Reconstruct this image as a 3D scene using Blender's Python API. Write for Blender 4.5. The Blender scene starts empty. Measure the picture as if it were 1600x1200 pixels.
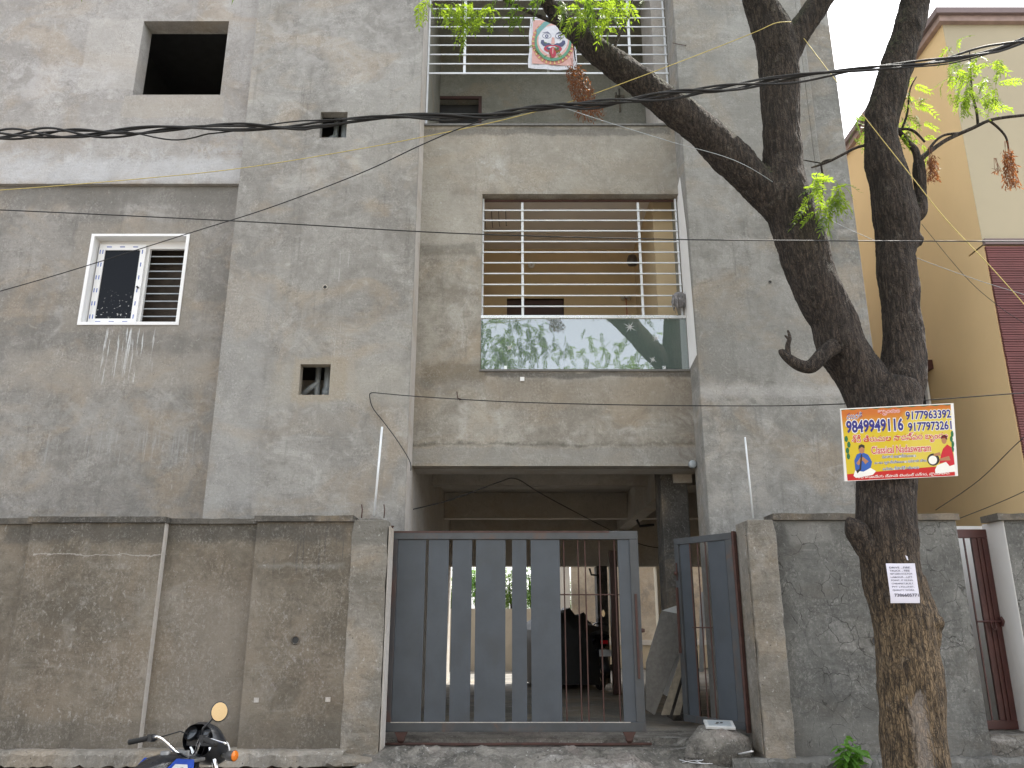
import bpy, bmesh, math, random
import numpy as np
from mathutils import Vector, Matrix, noise as mnoise
R = math.radians
random.seed(7); rng = np.random.default_rng(7)
sc = bpy.context.scene
col = sc.collection

# ------------------------------------------------------------ camera
F_PX, PITCH, CAM_Z = 1240.0, R(16.4), 1.6
cam_d = bpy.data.cameras.new('camera'); cam = bpy.data.objects.new('camera', cam_d); col.objects.link(cam)
cam.location = (0, 0, CAM_Z); cam.rotation_euler = (R(90) + PITCH, 0, 0)
cam_d.sensor_width = 36; cam_d.lens = 36 * F_PX / 1600; cam_d.clip_start = .05; cam_d.clip_end = 600
sc.camera = cam
# ------------------------------------------------------------ sky, sun, exposure
SUN_EL, SUN_AZ = R(58), R(56)          # azimuth from +Y (behind the house) towards +X
w = bpy.data.worlds.new('World'); sc.world = w; w.use_nodes = True
wn = w.node_tree; wn.nodes.clear()
sky = wn.nodes.new('ShaderNodeTexSky'); sky.sky_type = 'NISHITA'; sky.sun_disc = False
sky.sun_elevation = SUN_EL; sky.sun_rotation = SUN_AZ
sky.air_density = 1.0; sky.dust_density = 3.5; sky.ozone_density = 1.0; sky.altitude = 300
hsv = wn.nodes.new('ShaderNodeHueSaturation'); hsv.inputs['Saturation'].default_value = .22
bg = wn.nodes.new('ShaderNodeBackground'); bg.inputs['Strength'].default_value = .15
wo = wn.nodes.new('ShaderNodeOutputWorld')
wn.links.new(sky.outputs[0], hsv.inputs['Color']); wn.links.new(hsv.outputs[0], bg.inputs[0]); wn.links.new(bg.outputs[0], wo.inputs[0])
sun_d = bpy.data.lights.new('sun', 'SUN'); sun = bpy.data.objects.new('sun', sun_d); col.objects.link(sun)
sun_d.energy = 2.4; sun_d.angle = R(.53); sun_d.color = (1, .95, .86)
sdir = Vector((math.sin(SUN_AZ) * math.cos(SUN_EL), math.cos(SUN_AZ) * math.cos(SUN_EL), math.sin(SUN_EL)))
sun.rotation_euler = sdir.to_track_quat('Z', 'Y').to_euler(); sun.location = sdir * 40
sc.view_settings.view_transform = 'Standard'; sc.view_settings.look = 'None'
sc.view_settings.exposure = 2.1; sc.view_settings.gamma = 1; sc.view_settings.use_curve_mapping = False
sc.cycles.max_bounces = 8; sc.cycles.transparent_max_bounces = 8

# ------------------------------------------------------------ photo pixel -> point on the plane Y
cp, sp = math.cos(PITCH), math.sin(PITCH)
def WP(px, py, Y):
    rx, ry = (px - 800) / F_PX, (600 - py) / F_PX
    t = Y / (cp - ry * sp)
    return Vector((rx * t, Y, CAM_Z + t * (sp + ry * cp)))
def XX(px, py, Y): return WP(px, py, Y).x
def ZZ(py, Y): return WP(800, py, Y).z
def SC(py, Y):                                   # metres per photo pixel there
    return Y / (cp - (600 - py) / F_PX * sp) / F_PX

# ------------------------------------------------------------ node helpers
class NT:
    def __init__(s, name):
        s.m = bpy.data.materials.new(name); s.m.use_nodes = True; s.t = s.m.node_tree; s.t.nodes.clear()
        s.out = s.t.nodes.new('ShaderNodeOutputMaterial')
    def n(s, typ, ins=None, **kw):
        nd = s.t.nodes.new('ShaderNode' + typ)
        for k, v in kw.items(): setattr(nd, k, v)
        for k, v in (ins or {}).items(): s.set(nd.inputs[k], v)
        return nd
    def set(s, sock, v):
        if isinstance(v, bpy.types.NodeSocket): s.t.links.new(v, sock)
        elif isinstance(v, (tuple, list)) and len(v) == 3 and sock.type == 'RGBA': sock.default_value = (*v, 1)
        else: sock.default_value = v
    def math(s, op, a, b=0.0, c=None, clamp=False):
        nd = s.n('Math', {0: a, 1: b}, operation=op, use_clamp=clamp)
        if c is not None: s.set(nd.inputs[2], c)
        return nd.outputs[0]
    def mix(s, f, a, b, bt='MIX'):
        nd = s.n('Mix', data_type='RGBA', blend_type=bt); s.set(nd.inputs[0], f); s.set(nd.inputs[6], a); s.set(nd.inputs[7], b)
        return nd.outputs[2]
    def ss(s, v, lo, hi, a=0.0, b=1.0):
        return s.n('MapRange', {0: v, 1: lo, 2: hi, 3: a, 4: b}, interpolation_type='SMOOTHSTEP').outputs[0]
    def pos(s, scale=(1, 1, 1), off=(0, 0, 0), obj=False):
        src = s.n('TexCoord').outputs['Object'] if obj else s.n('NewGeometry').outputs['Position']
        return s.n('Mapping', {0: src, 1: off, 3: scale}).outputs[0]
    def noise(s, v, scale, detail=4, rough=.55, dist=0.0):
        return s.n('TexNoise', {'Vector': v, 'Scale': scale, 'Detail': detail, 'Roughness': rough, 'Distortion': dist}).outputs[0]
    def bsdf(s, colr, rough=.6, metal=0.0, bump=None, bstr=.3, bdist=.01, **kw):
        b = s.n('BsdfPrincipled', {'Base Color': colr, 'Roughness': rough, 'Metallic': metal})
        for k, v in kw.items(): s.set(b.inputs[k], v)
        if bump is not None:
            bn = s.n('Bump', {'Height': bump, 'Strength': bstr, 'Distance': bdist}); s.t.links.new(bn.outputs[0], b.inputs['Normal'])
        s.t.links.new(b.outputs[0], s.out.inputs[0]); return b

def plaster(name, c1, c2, seed=0, patches=(), white=.35, scuff=.5, streak=.35, warm=(.36, .28, .19), bump=.5, crack=0.0, pscale=1.0):
    """Weathered cement render. patches: (x0,x1,z0,z1, colour, strength, softness, kind)"""
    t = NT(name); o = (seed * 3.7, seed * 1.3, seed * 5.1)
    P = t.pos((pscale,) * 3, o)
    nA = t.noise(P, .75, 6, .62, .6); nB = t.noise(P, 2.6, 8, .68, .8); nC = t.noise(P, 13, 6, .7, .4); nD = t.noise(P, 70, 4, .7)
    a = t.math('ADD', t.math('MULTIPLY', nA, .5), t.math('ADD', t.math('MULTIPLY', nB, .35), t.math('MULTIPLY', nC, .15)))
    c = t.mix(t.ss(a, .42, .60), c1, c2)
    nW = t.noise(t.pos((1, 1, 1.3), (o[0] + 9, 4, 2)), 1.1, 5, .6, 1.0)
    c = t.mix(t.math('MULTIPLY', t.ss(nW, .46, .66), .38), c, warm)
    nL = t.noise(t.pos((.8, 1, 1.2), (o[0] + 21, 8, 5)), 1.9, 7, .66, 1.4)
    c = t.mix(t.math('MULTIPLY', t.ss(nL, .55, .70), white), c, (.50, .49, .47))
    nS = t.noise(t.pos((7, 7, .55), o), 1.6, 6, .65, .2)                      # run-off streaks
    c = t.mix(t.math('MULTIPLY', t.ss(nS, .54, .74), streak), c, tuple(k * .45 for k in c1))
    # trowel sweeps, long and shallow
    nT = t.noise(t.pos((1.5, 1, 9), (3, o[1], 1)), 1.5, 7, .7, 1.2)
    c = t.mix(t.math('MULTIPLY', t.ss(nT, .56, .66), .12), c, tuple(k * .6 for k in c1))
    nE = t.noise(t.pos((1, 1, 1.15), (o[0] + 31, 3, o[2])), 6.5, 8, .72, 1.1)
    c = t.mix(t.math('MULTIPLY', t.ss(nE, .52, .68), .34), c, tuple(k * .62 for k in c1)); c = t.mix(t.math('MULTIPLY', t.ss(nE, .46, .34), .38), c, tuple(min(.6, k * 1.28) for k in c2))
    nG = t.noise(t.pos((1, 1, .8), (o[0] + 2, 13, o[2])), 48, 4, .75, .4)
    c = t.mix(t.math('MULTIPLY', t.ss(nT, .42, .34), .07), c, (.46, .45, .43))
    if patches:
        nn = t.n('TexNoise', {'Vector': t.pos(), 'Scale': 3.2, 'Detail': 6.0, 'Roughness': .65}).outputs[1]
        sep0 = t.n('SeparateXYZ', {0: t.pos()}); sepn = t.n('SeparateXYZ', {0: nn})
        for i, (x0, x1, z0, z1, pc, st, soft, kind) in enumerate(patches):
            amp = soft * 1.6 + .11
            xs = t.math('ADD', sep0.outputs[0], t.math('MULTIPLY', t.math('SUBTRACT', sepn.outputs[0], .5), amp))
            zs = t.math('ADD', sep0.outputs[2], t.math('MULTIPLY', t.math('SUBTRACT', sepn.outputs[1], .5), amp))
            dx = t.math('SUBTRACT', t.math('ABSOLUTE', t.math('SUBTRACT', xs, (x0 + x1) / 2)), (x1 - x0) / 2)
            dz = t.math('SUBTRACT', t.math('ABSOLUTE', t.math('SUBTRACT', zs, (z0 + z1) / 2)), (z1 - z0) / 2)
            m = t.ss(t.math('MAXIMUM', dx, dz), -soft, soft * .35, 1.0, 0.0)
            if kind == 'drip':
                nd = t.noise(t.pos((26, 26, 1.1), (i, 3, i)), 1.5, 4, .6, .1)
                m = t.math('MULTIPLY', m, t.ss(nd, .56, .64))
            elif kind == 'speck':
                nd = t.noise(t.pos((1, 1, .55), (i, 3, i)), 26, 5, .7, .3)
                m = t.math('MULTIPLY', m, t.ss(nd, .56, .66))
            elif kind == 'blot':
                nd = t.noise(t.pos((1, 1, 1), (i * 2, 3, i)), 4.5, 6, .7, .8)
                m = t.math('MULTIPLY', m, t.ss(nd, .42, .6))
            c = t.mix(t.math('MULTIPLY', m, st), c, pc)
    gm = t.ss(t.noise(t.pos((1, 1, 1), (o[0] + 1, 17, o[2])), 3.1, 5, .6, .6), .42, .62)
    c = t.mix(t.math('MULTIPLY', t.ss(nG, .50, .64), t.math('MULTIPLY_ADD', gm, .11, .03)), c, (.72, .70, .67)); c = t.mix(t.math('MULTIPLY', t.ss(nG, .48, .36), t.math('MULTIPLY_ADD', gm, .14, .04)), c, (.03, .028, .025))
    # pits, scuffs, specks
    v = t.n('TexVoronoi', {'Vector': t.pos((1, 1, 1), (o[0], 0, 3)), 'Scale': 17.0, 'Randomness': 1.0})
    pit = t.math('MULTIPLY', t.ss(v.outputs['Distance'], .11, .05), t.ss(nB, .5, .56))
    c = t.mix(t.math('MULTIPLY', pit, .7 * scuff * 1.5, clamp=True), c, tuple(k * .3 for k in c1))
    nM = t.noise(t.pos((1, 1, .6), (o[0] + 5, 2, 9)), 30, 5, .75, .8)
    c = t.mix(t.math('MULTIPLY', t.ss(nM, .60, .68), .55 * scuff), c, (.6, .59, .57))
    nK = t.noise(t.pos((1, 1, 2.2), (o[0] + 15, 7, 9)), 20, 6, .75, 1.4)
    c = t.mix(t.math('MULTIPLY', t.ss(nK, .61, .68), .75 * scuff), c, tuple(k * .38 for k in c1))
    c = t.mix(t.math('MULTIPLY', t.math('SUBTRACT', nD, .5), .5), c, (.0, .0, .0))
    h = t.math('ADD', t.math('MULTIPLY', nB, .8), t.math('ADD', t.math('MULTIPLY', nC, .35), t.math('ADD', t.math('MULTIPLY', nD, .08), t.math('MULTIPLY', nT, .3))))
    h = t.math('SUBTRACT', h, t.math('MULTIPLY', pit, .25))
    if crack:
        vc = t.n('TexVoronoi', {'Vector': t.mix(.12, t.pos((1, 1, .8), o), t.n('TexNoise', {'Vector': P, 'Scale': 5.0, 'Detail': 4.0}).outputs[1]), 'Scale': 7.0}, feature='DISTANCE_TO_EDGE')
        cm = t.math('MULTIPLY', t.ss(vc.outputs['Distance'], .022, .004), t.ss(nL, .44, .56))
        c = t.mix(t.math('MULTIPLY', cm, crack), c, (.03, .028, .025)); h = t.math('SUBTRACT', h, t.math('MULTIPLY', cm, .3))
    t.bsdf(c, .92, bump=h, bstr=bump, bdist=.03)
    return t.m

def simple(name, c, rough=.5, metal=0.0, var=.25, scale=8, bump=0.0, dirt=None, dstr=.5, obj=True, **kw):
    t = NT(name); P = t.pos(obj=obj)
    n1 = t.noise(P, scale, 5, .6); n2 = t.noise(P, scale * 7, 3, .6)
    cc = t.mix(t.ss(n1, .3, .7), tuple(k * (1 - var) for k in c), c)
    if dirt: cc = t.mix(t.math('MULTIPLY', t.ss(t.noise(t.pos((1, 1, .5), (4, 4, 4), obj=obj), scale * .6, 6, .7, .6), .5, .68), dstr), cc, dirt)
    t.bsdf(cc, t.math('ADD', rough - .06, t.math('MULTIPLY', n1, .12)), metal, bump=t.math('ADD', n1, t.math('MULTIPLY', n2, .3)) if bump else None, bstr=bump, bdist=.01, **kw)
    return t.m

def leafmat(name, c, tr, mixf=.5):
    t = NT(name)
    i = t.n('NewGeometry').outputs['Random Per Island']; nz = t.noise(t.pos(), 1.4, 3)
    f = t.math('ADD', t.math('MULTIPLY', i, .7), t.math('MULTIPLY', nz, .3))
    d = t.n('BsdfPrincipled', {'Base Color': t.mix(f, tuple(k * .7 for k in c), tuple(k * 1.35 for k in c)), 'Roughness': .5})
    tl = t.n('BsdfTranslucent', {0: t.mix(f, tuple(k * .75 for k in tr), tuple(min(1, k * 1.25) for k in tr))})
    mx = t.n('MixShader', {0: mixf, 1: d.outputs[0], 2: tl.outputs[0]}); t.t.links.new(mx.outputs[0], t.out.inputs[0])
    return t.m

# ------------------------------------------------------------ mesh builder
class MB:
    def __init__(s): s.v = []; s.f = []; s.mi = []; s.sm = []
    def add(s, vs, fs, mi=0, smooth=False):
        b = len(s.v); s.v += [tuple(v) for v in vs]
        for f in fs: s.f.append([i + b for i in f]); s.mi.append(mi); s.sm.append(smooth)
        return s
    def box(s, x0, x1, y0, y1, z0, z1, mi=0, M=None):
        vs = [Vector((x, y, z)) for z in (z0, z1) for y in (y0, y1) for x in (x0, x1)]
        if M is not None: vs = [M @ v for v in vs]
        return s.add(vs, [(0, 2, 3, 1), (4, 5, 7, 6), (0, 1, 5, 4), (2, 6, 7, 3), (0, 4, 6, 2), (1, 3, 7, 5)], mi)
    def prism(s, pts, y0, y1, mi=0, M=None):            # pts in XZ, extruded along Y
        n = len(pts); vs = [Vector((x, y, z)) for y in (y0, y1) for x, z in pts]
        if M is not None: vs = [M @ v for v in vs]
        a = sum(pts[i][0] * pts[(i + 1) % n][1] - pts[(i + 1) % n][0] * pts[i][1] for i in range(n))
        fr = list(range(n)); bk = list(range(2 * n - 1, n - 1, -1))
        sd = [((i + 1) % n, i, n + i, n + (i + 1) % n) for i in range(n)]
        if a < 0: fr, bk = fr[::-1], bk[::-1]; sd = [f[::-1] for f in sd]
        return s.add(vs, [fr, bk] + sd, mi)
    def tube(s, pts, r, n=10, mi=0, cap=True, smooth=True, sq=1.0):
        pts = [Vector(p) for p in pts]; rs = r if isinstance(r, (list, tuple)) else [r] * len(pts)
        vs = []; up = None
        for i, p in enumerate(pts):
            d = (pts[min(i + 1, len(pts) - 1)] - pts[max(i - 1, 0)]).normalized()
            if up is None: up = Vector((0, 0, 1)) if abs(d.z) < .9 else Vector((1, 0, 0))
            a = d.cross(up).normalized(); b = a.cross(d).normalized(); up = b
            for k in range(n):
                th = 2 * math.pi * k / n; vs.append(p + (a * math.cos(th) + b * math.sin(th) * sq) * rs[i])
        fs = [(i * n + k, i * n + (k + 1) % n, (i + 1) * n + (k + 1) % n, (i + 1) * n + k) for i in range(len(pts) - 1) for k in range(n)]
        if cap: fs += [tuple(range(n))[::-1], tuple((len(pts) - 1) * n + k for k in range(n))]
        return s.add(vs, fs, mi, smooth)
    def cyl(s, a, b, r, n=16, mi=0, r2=None): return s.tube([a, b], [r, r if r2 is None else r2], n, mi, smooth=n > 8)
    def lathe(s, prof, M=None, n=24, mi=0, close=False):  # prof (r, h) about local z
        vs = [Vector((r * math.cos(2 * math.pi * k / n), r * math.sin(2 * math.pi * k / n), h)) for r, h in prof for k in range(n)]
        if M is not None: vs = [M @ v for v in vs]
        L = len(prof); rg = L if close else L - 1
        return s.add(vs, [(i * n + k, i * n + (k + 1) % n, ((i + 1) % L) * n + (k + 1) % n, ((i + 1) % L) * n + k) for i in range(rg) for k in range(n)], mi, True)
    def loft(s, rings, mi=0, cap=True):
        n = len(rings[0]); vs = [p for r in rings for p in r]
        fs = [(i * n + k, i * n + (k + 1) % n, (i + 1) * n + (k + 1) % n, (i + 1) * n + k) for i in range(len(rings) - 1) for k in range(n)]
        if cap: fs += [tuple(range(n))[::-1], tuple((len(rings) - 1) * n + k for k in range(n))]
        return s.add(vs, fs, mi, True)
    def mesh(s, name, mats):
        me = bpy.data.meshes.new(name); me.from_pydata(s.v, [], s.f)
        for m in (mats if isinstance(mats, (list, tuple)) else [mats]): me.materials.append(m)
        me.polygons.foreach_set('material_index', s.mi); me.polygons.foreach_set('use_smooth', s.sm); me.update(); return me
    def build(s, name, mats, parent=None, bevel=0.0, rel=True, fix=False):
        o = bpy.data.objects.new(name, s.mesh(name, mats)); col.objects.link(o)
        if fix:
            b = bmesh.new(); b.from_mesh(o.data); bmesh.ops.recalc_face_normals(b, faces=b.faces); b.to_mesh(o.data); b.free()
        if parent is not None:
            o.parent = parent
            if rel: o.matrix_parent_inverse = base_inv(parent)
        if bevel: md = o.modifiers.new('bevel', 'BEVEL'); md.width = bevel; md.segments = 2; md.limit_method = 'ANGLE'
        return o
def base_inv(p):
    M = Matrix.Identity(4)
    while p is not None: M = (Matrix.Translation(p.location) @ p.rotation_euler.to_matrix().to_4x4()) @ M if p.parent is None else M; p = p.parent
    return M.inverted()
def tag(o, label=None, cat=None, group=None, kind=None):
    if label: o['label'] = label
    if cat: o['category'] = cat
    if group: o['group'] = group
    if kind: o['kind'] = kind
    return o
def thing(name, label, cat, loc=(0, 0, 0), group=None, rot=(0, 0, 0)):
    o = bpy.data.objects.new(name, None); col.objects.link(o); o.empty_display_size = .1
    o.location = loc; o.rotation_euler = rot; return tag(o, label, cat, group)
def instance(name, mesh, parent, loc=(0, 0, 0), rot=(0, 0, 0), scl=(1, 1, 1), world=True):
    o = bpy.data.objects.new(name, mesh); col.objects.link(o)
    o.location = loc; o.rotation_euler = rot; o.scale = scl
    if parent is not None:
        o.parent = parent
        if world: o.matrix_parent_inverse = base_inv(parent)
    return o

def wall_xz(mb, x0, x1, z0, z1, yf, yb, holes=(), mi=0):
    xs = sorted({x0, x1, *[h[0] for h in holes], *[h[1] for h in holes]}); zs = sorted({z0, z1, *[h[2] for h in holes], *[h[3] for h in holes]})
    xs = [x for x in xs if x0 <= x <= x1]; zs = [z for z in zs if z0 <= z <= z1]
    for i in range(len(xs) - 1):
        for j in range(len(zs) - 1):
            cx, cz = (xs[i] + xs[i + 1]) / 2, (zs[j] + zs[j + 1]) / 2
            if any(h[0] < cx < h[1] and h[2] < cz < h[3] for h in holes): continue
            a, b, c, d = xs[i], xs[i + 1], zs[j], zs[j + 1]
            mb.add([(a, yf, c), (b, yf, c), (b, yf, d), (a, yf, d)], [(0, 1, 2, 3)], mi)
            mb.add([(a, yb, c), (b, yb, c), (b, yb, d), (a, yb, d)], [(3, 2, 1, 0)], mi)
    for (a, b, c, d) in holes:
        if a > x0 + 1e-4: mb.add([(a, yf, c), (a, yb, c), (a, yb, d), (a, yf, d)], [(0, 3, 2, 1)], mi)
        if b < x1 - 1e-4: mb.add([(b, yf, c), (b, yb, c), (b, yb, d), (b, yf, d)], [(0, 1, 2, 3)], mi)
        if c > z0 + 1e-4: mb.add([(a, yf, c), (b, yf, c), (b, yb, c), (a, yb, c)], [(0, 1, 2, 3)], mi)
        if d < z1 - 1e-4: mb.add([(a, yf, d), (b, yf, d), (b, yb, d), (a, yb, d)], [(3, 2, 1, 0)], mi)
    mb.add([(x0, yf, z0), (x0, yb, z0), (x0, yb, z1), (x0, yf, z1)], [(0, 3, 2, 1)][::1], mi)
    mb.add([(x1, yf, z0), (x1, yb, z0), (x1, yb, z1), (x1, yf, z1)], [(0, 1, 2, 3)], mi)
    mb.add([(x0, yf, z1), (x1, yf, z1), (x1, yb, z1), (x0, yb, z1)], [(0, 1, 2, 3)], mi)
    mb.add([(x0, yf, z0), (x1, yf, z0), (x1, yb, z0), (x0, yb, z0)], [(3, 2, 1, 0)], mi)
    return mb

def text_mesh(body, x0, x1, z0, z1, mb, mi, y=0.0, off=0.0, bold=0.0):
    """lettering as flat mesh fitted to a box in the local XZ plane"""
    cu = bpy.data.curves.new('t', 'FONT'); cu.body = body; cu.size = 1; cu.offset = off + bold; cu.resolution_u = 3; cu.fill_mode = 'FRONT'
    o = bpy.data.objects.new('t', cu); col.objects.link(o); dg = bpy.context.evaluated_depsgraph_get()
    me = bpy.data.meshes.new_from_object(o.evaluated_get(dg))
    if len(me.vertices):
        vs = np.array([v.co[:2] for v in me.vertices]); fs = [tuple(p.vertices) for p in me.polygons]
        if off:                                           # same fit as the letters it outlines
            cu.offset = bold; dg.update(); m2 = bpy.data.meshes.new_from_object(o.evaluated_get(dg)); ref = np.array([v.co[:2] for v in m2.vertices]); bpy.data.meshes.remove(m2)
        else: ref = vs
        lo, hi = ref.min(0), ref.max(0); q = (vs - lo) / (hi - lo)
        mb.add([(x0 + a * (x1 - x0), y, z0 + b * (z1 - z0)) for a, b in q], fs, mi)
    bpy.data.objects.remove(o); bpy.data.curves.remove(cu); bpy.data.meshes.remove(me)

# ------------------------------------------------------------ key positions
YB, YBAY, YLU, YLL, YW, YG = 8.5, 8.9, 8.66, 8.72, 7.7, 7.97
X_FOLD = XX(373, 290, YB); X_PR = XX(642.5, 540, YB); X_RL = XX(1065, 195, YB)
X_RG = XX(1254, 100, YB); X_COR = XX(1331, 300, YB + .06)
FLOOR = .5; CEIL = 3.62; SOFF = ZZ(728, YBAY)
Z_B1 = ZZ(579, YBAY); Z_B1T = ZZ(303, YBAY); Z_B2 = ZZ(196, YBAY); Z_B2T = 10.35; Z_LEDGE = ZZ(287, YLU); TOP = 14.2
print('keys', X_FOLD, X_PR, X_RL, X_RG, X_COR, SOFF, Z_B1, Z_B1T, Z_B2, Z_LEDGE)

# ------------------------------------------------------------ materials
LAV = (.47, .455, .45)
def px_patch(x0, x1, ya, yb, Y, c, st, soft, kind=''):
    return (XX(x0, (ya + yb) / 2, Y), XX(x1, (ya + yb) / 2, Y), ZZ(yb, Y), ZZ(ya, Y), c, st, soft, kind)
mLU = plaster('plaster_upper_left', (.27, .255, .24), (.37, .355, .34), 1, [
    px_patch(0, 400, 245, 287, YLU, (.46, .465, .48), .6, .10), px_patch(0, 400, 225, 287, YLU, (.48, .485, .50), .5, .12, 'blot'), px_patch(130, 222, 28, 140, YLU, (.43, .41, .385), .5, .03),
    px_patch(190, 350, 148, 185, YLU, (.36, .33, .29), .6, .03), px_patch(0, 190, 90, 160, YLU, LAV, .5, .2, 'blot'), px_patch(0, 130, 195, 240, YLU, (.27, .24, .21), .5, .08)], white=.6, streak=.2)
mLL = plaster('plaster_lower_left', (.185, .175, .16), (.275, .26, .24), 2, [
    px_patch(0, 375, 285, 325, YLL, (.15, .143, .13), .6, .07), px_patch(145, 240, 512, 600, YLL, (.62, .64, .66), .85, .04, 'drip'),  # first patch paints the shadow line under the ledge into the colour
    px_patch(50, 310, 668, 730, YLL, (.5, .52, .54), .2, .1, 'drip'),
    px_patch(0, 330, 545, 610, YLL, (.31, .285, .25), .5, .12), px_patch(0, 300, 610, 760, YLL, (.31, .305, .29), .4, .2, 'blot'),
    px_patch(105, 310, 345, 520, YLL, (.26, .235, .20), .5, .05)], white=.25)
mPL = plaster('plaster_left_pilaster', (.225, .215, .20), (.33, .32, .30), 3, [
    px_patch(420, 640, 560, 640, YB, (.37, .35, .31), .5, .15), px_patch(440, 560, 640, 680, YB, (.27, .25, .22), .5, .1),
    px_patch(520, 545, 395, 560, YB, (.5, .5, .49), .6, .05, 'drip'), px_patch(400, 640, 0, 120, YB, (.38, .365, .35), .5, .3, 'blot'), px_patch(429, 452, 5, 36, YB, (.20, .18, .15), .45, .05), px_patch(655, 660, 100, 110, YB, (.2, .18, .15), .1, .02),
    px_patch(455, 545, 555, 630, YB, (.32, .27, .20), .5, .05), px_patch(330, 420, 430, 800, YB, (.34, .34, .335), .35, .15)], white=.4)
mBay = plaster('plaster_bay', (.23, .21, .18), (.37, .35, .31), 4, [
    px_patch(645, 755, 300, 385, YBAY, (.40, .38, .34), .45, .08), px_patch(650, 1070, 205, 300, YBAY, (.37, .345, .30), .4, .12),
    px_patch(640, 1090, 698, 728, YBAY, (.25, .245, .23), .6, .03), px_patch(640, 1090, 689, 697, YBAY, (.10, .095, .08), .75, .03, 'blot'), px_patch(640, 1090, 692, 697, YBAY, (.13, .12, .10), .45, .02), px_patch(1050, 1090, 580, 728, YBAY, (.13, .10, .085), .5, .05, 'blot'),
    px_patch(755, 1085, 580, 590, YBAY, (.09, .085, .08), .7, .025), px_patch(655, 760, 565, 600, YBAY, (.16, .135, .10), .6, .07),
    px_patch(755, 1085, 592, 640, YBAY, (.26, .225, .18), .55, .06), px_patch(745, 795, 245, 280, YBAY, (.58, .58, .58), .5, .16, 'blot'),
    px_patch(686, 694, 228, 320, YBAY, (.56, .57, .58), .55, .02, 'speck'), px_patch(660, 1050, 200, 212, YBAY, (.12, .115, .105), .6, .03),
    px_patch(712, 732, 628, 690, YBAY, (.5, .48, .45), .5, .05, 'blot'), px_patch(650, 745, 378, 400, YBAY, (.15, .14, .12), .5, .05)], white=.4)
mPR = plaster('plaster_right_pilaster', (.205, .20, .185), (.31, .305, .29), 5, [
    px_patch(1095, 1200, 590, 800, YB, (.37, .35, .32), .5, .1, 'blot'), px_patch(1090, 1400, 600, 622, YB, (.44, .43, .42), .4, .06),
    px_patch(1070, 1250, 0, 300, YB, (.33, .325, .31), .3, .3), px_patch(1090, 1400, 450, 580, YB, (.24, .24, .23), .4, .2)], white=.35)
mStrip = plaster('plaster_corner_strip', (.17, .17, .16), (.26, .26, .25), 6, white=.4)
mEdge = plaster('plaster_reveal_pale', (.46, .43, .40), (.54, .51, .48), 7, white=.3, streak=.1)
mIn = plaster('plaster_balcony_green', (.24, .24, .205), (.31, .305, .265), 8, white=.1, streak=.2, scuff=.2)
mWall = plaster('plaster_compound_left', (.115, .098, .075), (.21, .182, .145), 9, [
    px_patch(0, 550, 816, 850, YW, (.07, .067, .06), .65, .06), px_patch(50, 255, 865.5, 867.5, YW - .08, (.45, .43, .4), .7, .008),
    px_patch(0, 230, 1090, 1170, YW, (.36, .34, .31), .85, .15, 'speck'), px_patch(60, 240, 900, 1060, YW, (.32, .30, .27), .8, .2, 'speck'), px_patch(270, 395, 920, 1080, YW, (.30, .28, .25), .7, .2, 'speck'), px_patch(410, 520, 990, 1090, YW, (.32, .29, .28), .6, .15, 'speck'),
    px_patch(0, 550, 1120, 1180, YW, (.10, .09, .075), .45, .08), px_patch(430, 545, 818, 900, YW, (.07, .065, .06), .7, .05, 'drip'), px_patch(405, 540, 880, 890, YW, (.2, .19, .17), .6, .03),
    px_patch(262, 400, 900, 1150, YW, (.22, .195, .165), .5, .2)], white=.15, streak=.3, warm=(.2, .155, .11))
mWallR = plaster('plaster_compound_right', (.085, .085, .08), (.155, .155, .145), 10, [
    px_patch(1230, 1300, 815, 850, YW, (.26, .255, .24), .5, .05), px_patch(1220, 1500, 1120, 1200, YW, (.2, .195, .18), .4, .12)], white=.2, streak=.3, crack=.75, warm=(.13, .115, .095))
mPil = plaster('plaster_gate_pillar', (.17, .155, .13), (.27, .25, .22), 11, [
    px_patch(540, 610, 805, 850, 7.62, (.14, .135, .12), .7, .03)], white=.2, streak=.15, scuff=1.0, pscale=1.6, bump=.9)
mCop = plaster('plaster_coping', (.06, .055, .048), (.115, .105, .09), 12, white=.1, bump=.6)
mGrd = plaster('rough_concrete_ground', (.085, .08, .07), (.23, .215, .19), 13, white=.5, streak=0, scuff=1.4, crack=.5, pscale=2.2, bump=1.0, warm=(.26, .21, .19))
mStreet = plaster('street_dust', (.10, .095, .085), (.17, .16, .14), 14, streak=0, bump=.8)
mFloor = plaster('parking_floor', (.12, .115, .105), (.22, .21, .19), 15, streak=0, white=.4, bump=.5)
mCeil = plaster('parking_ceiling', (.42, .40, .375), (.50, .48, .45), 16, white=.1, scuff=.1, streak=0, bump=.15)
mStain = plaster('plaster_rear_wall', (.62, .54, .45), (.80, .74, .66), 17, [(.8, 7, 1.6, 2.5, (.33, .31, .31), .55, .3, 'blot')], streak=.3)
mCream = simple('cream_paint', (.74, .66, .52), .8, scale=2, var=.08, dirt=(.3, .26, .2), dstr=.2)
mWhiteWall = simple('white_wall_paint', (.82, .81, .80), .8, scale=2, var=.05, dirt=(.5, .48, .45), dstr=.25, bump=.1)
mTan = simple('tan_balcony_paint', (.66, .52, .33), .8, scale=2, var=.12, bump=.1)
mPink = simple('balcony_ceiling_paint', (.78, .72, .68), .8, scale=2, var=.08)
mDark = simple('dark_interior', (.05, .05, .05), .9)  # near-black colour standing in for the darkness of unlit rooms and hollows
mColm = plaster('column_cement_shaded', (.05, .047, .043), (.085, .08, .073), 18, white=.1)  # cement made darker than its own tone: parking shade put into the colour
mGrey = simple('grey_gate_enamel', (.062, .074, .090), .5, scale=5, var=.18, bump=.12, dirt=(.05, .055, .06), dstr=.55, obj=False)
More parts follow.
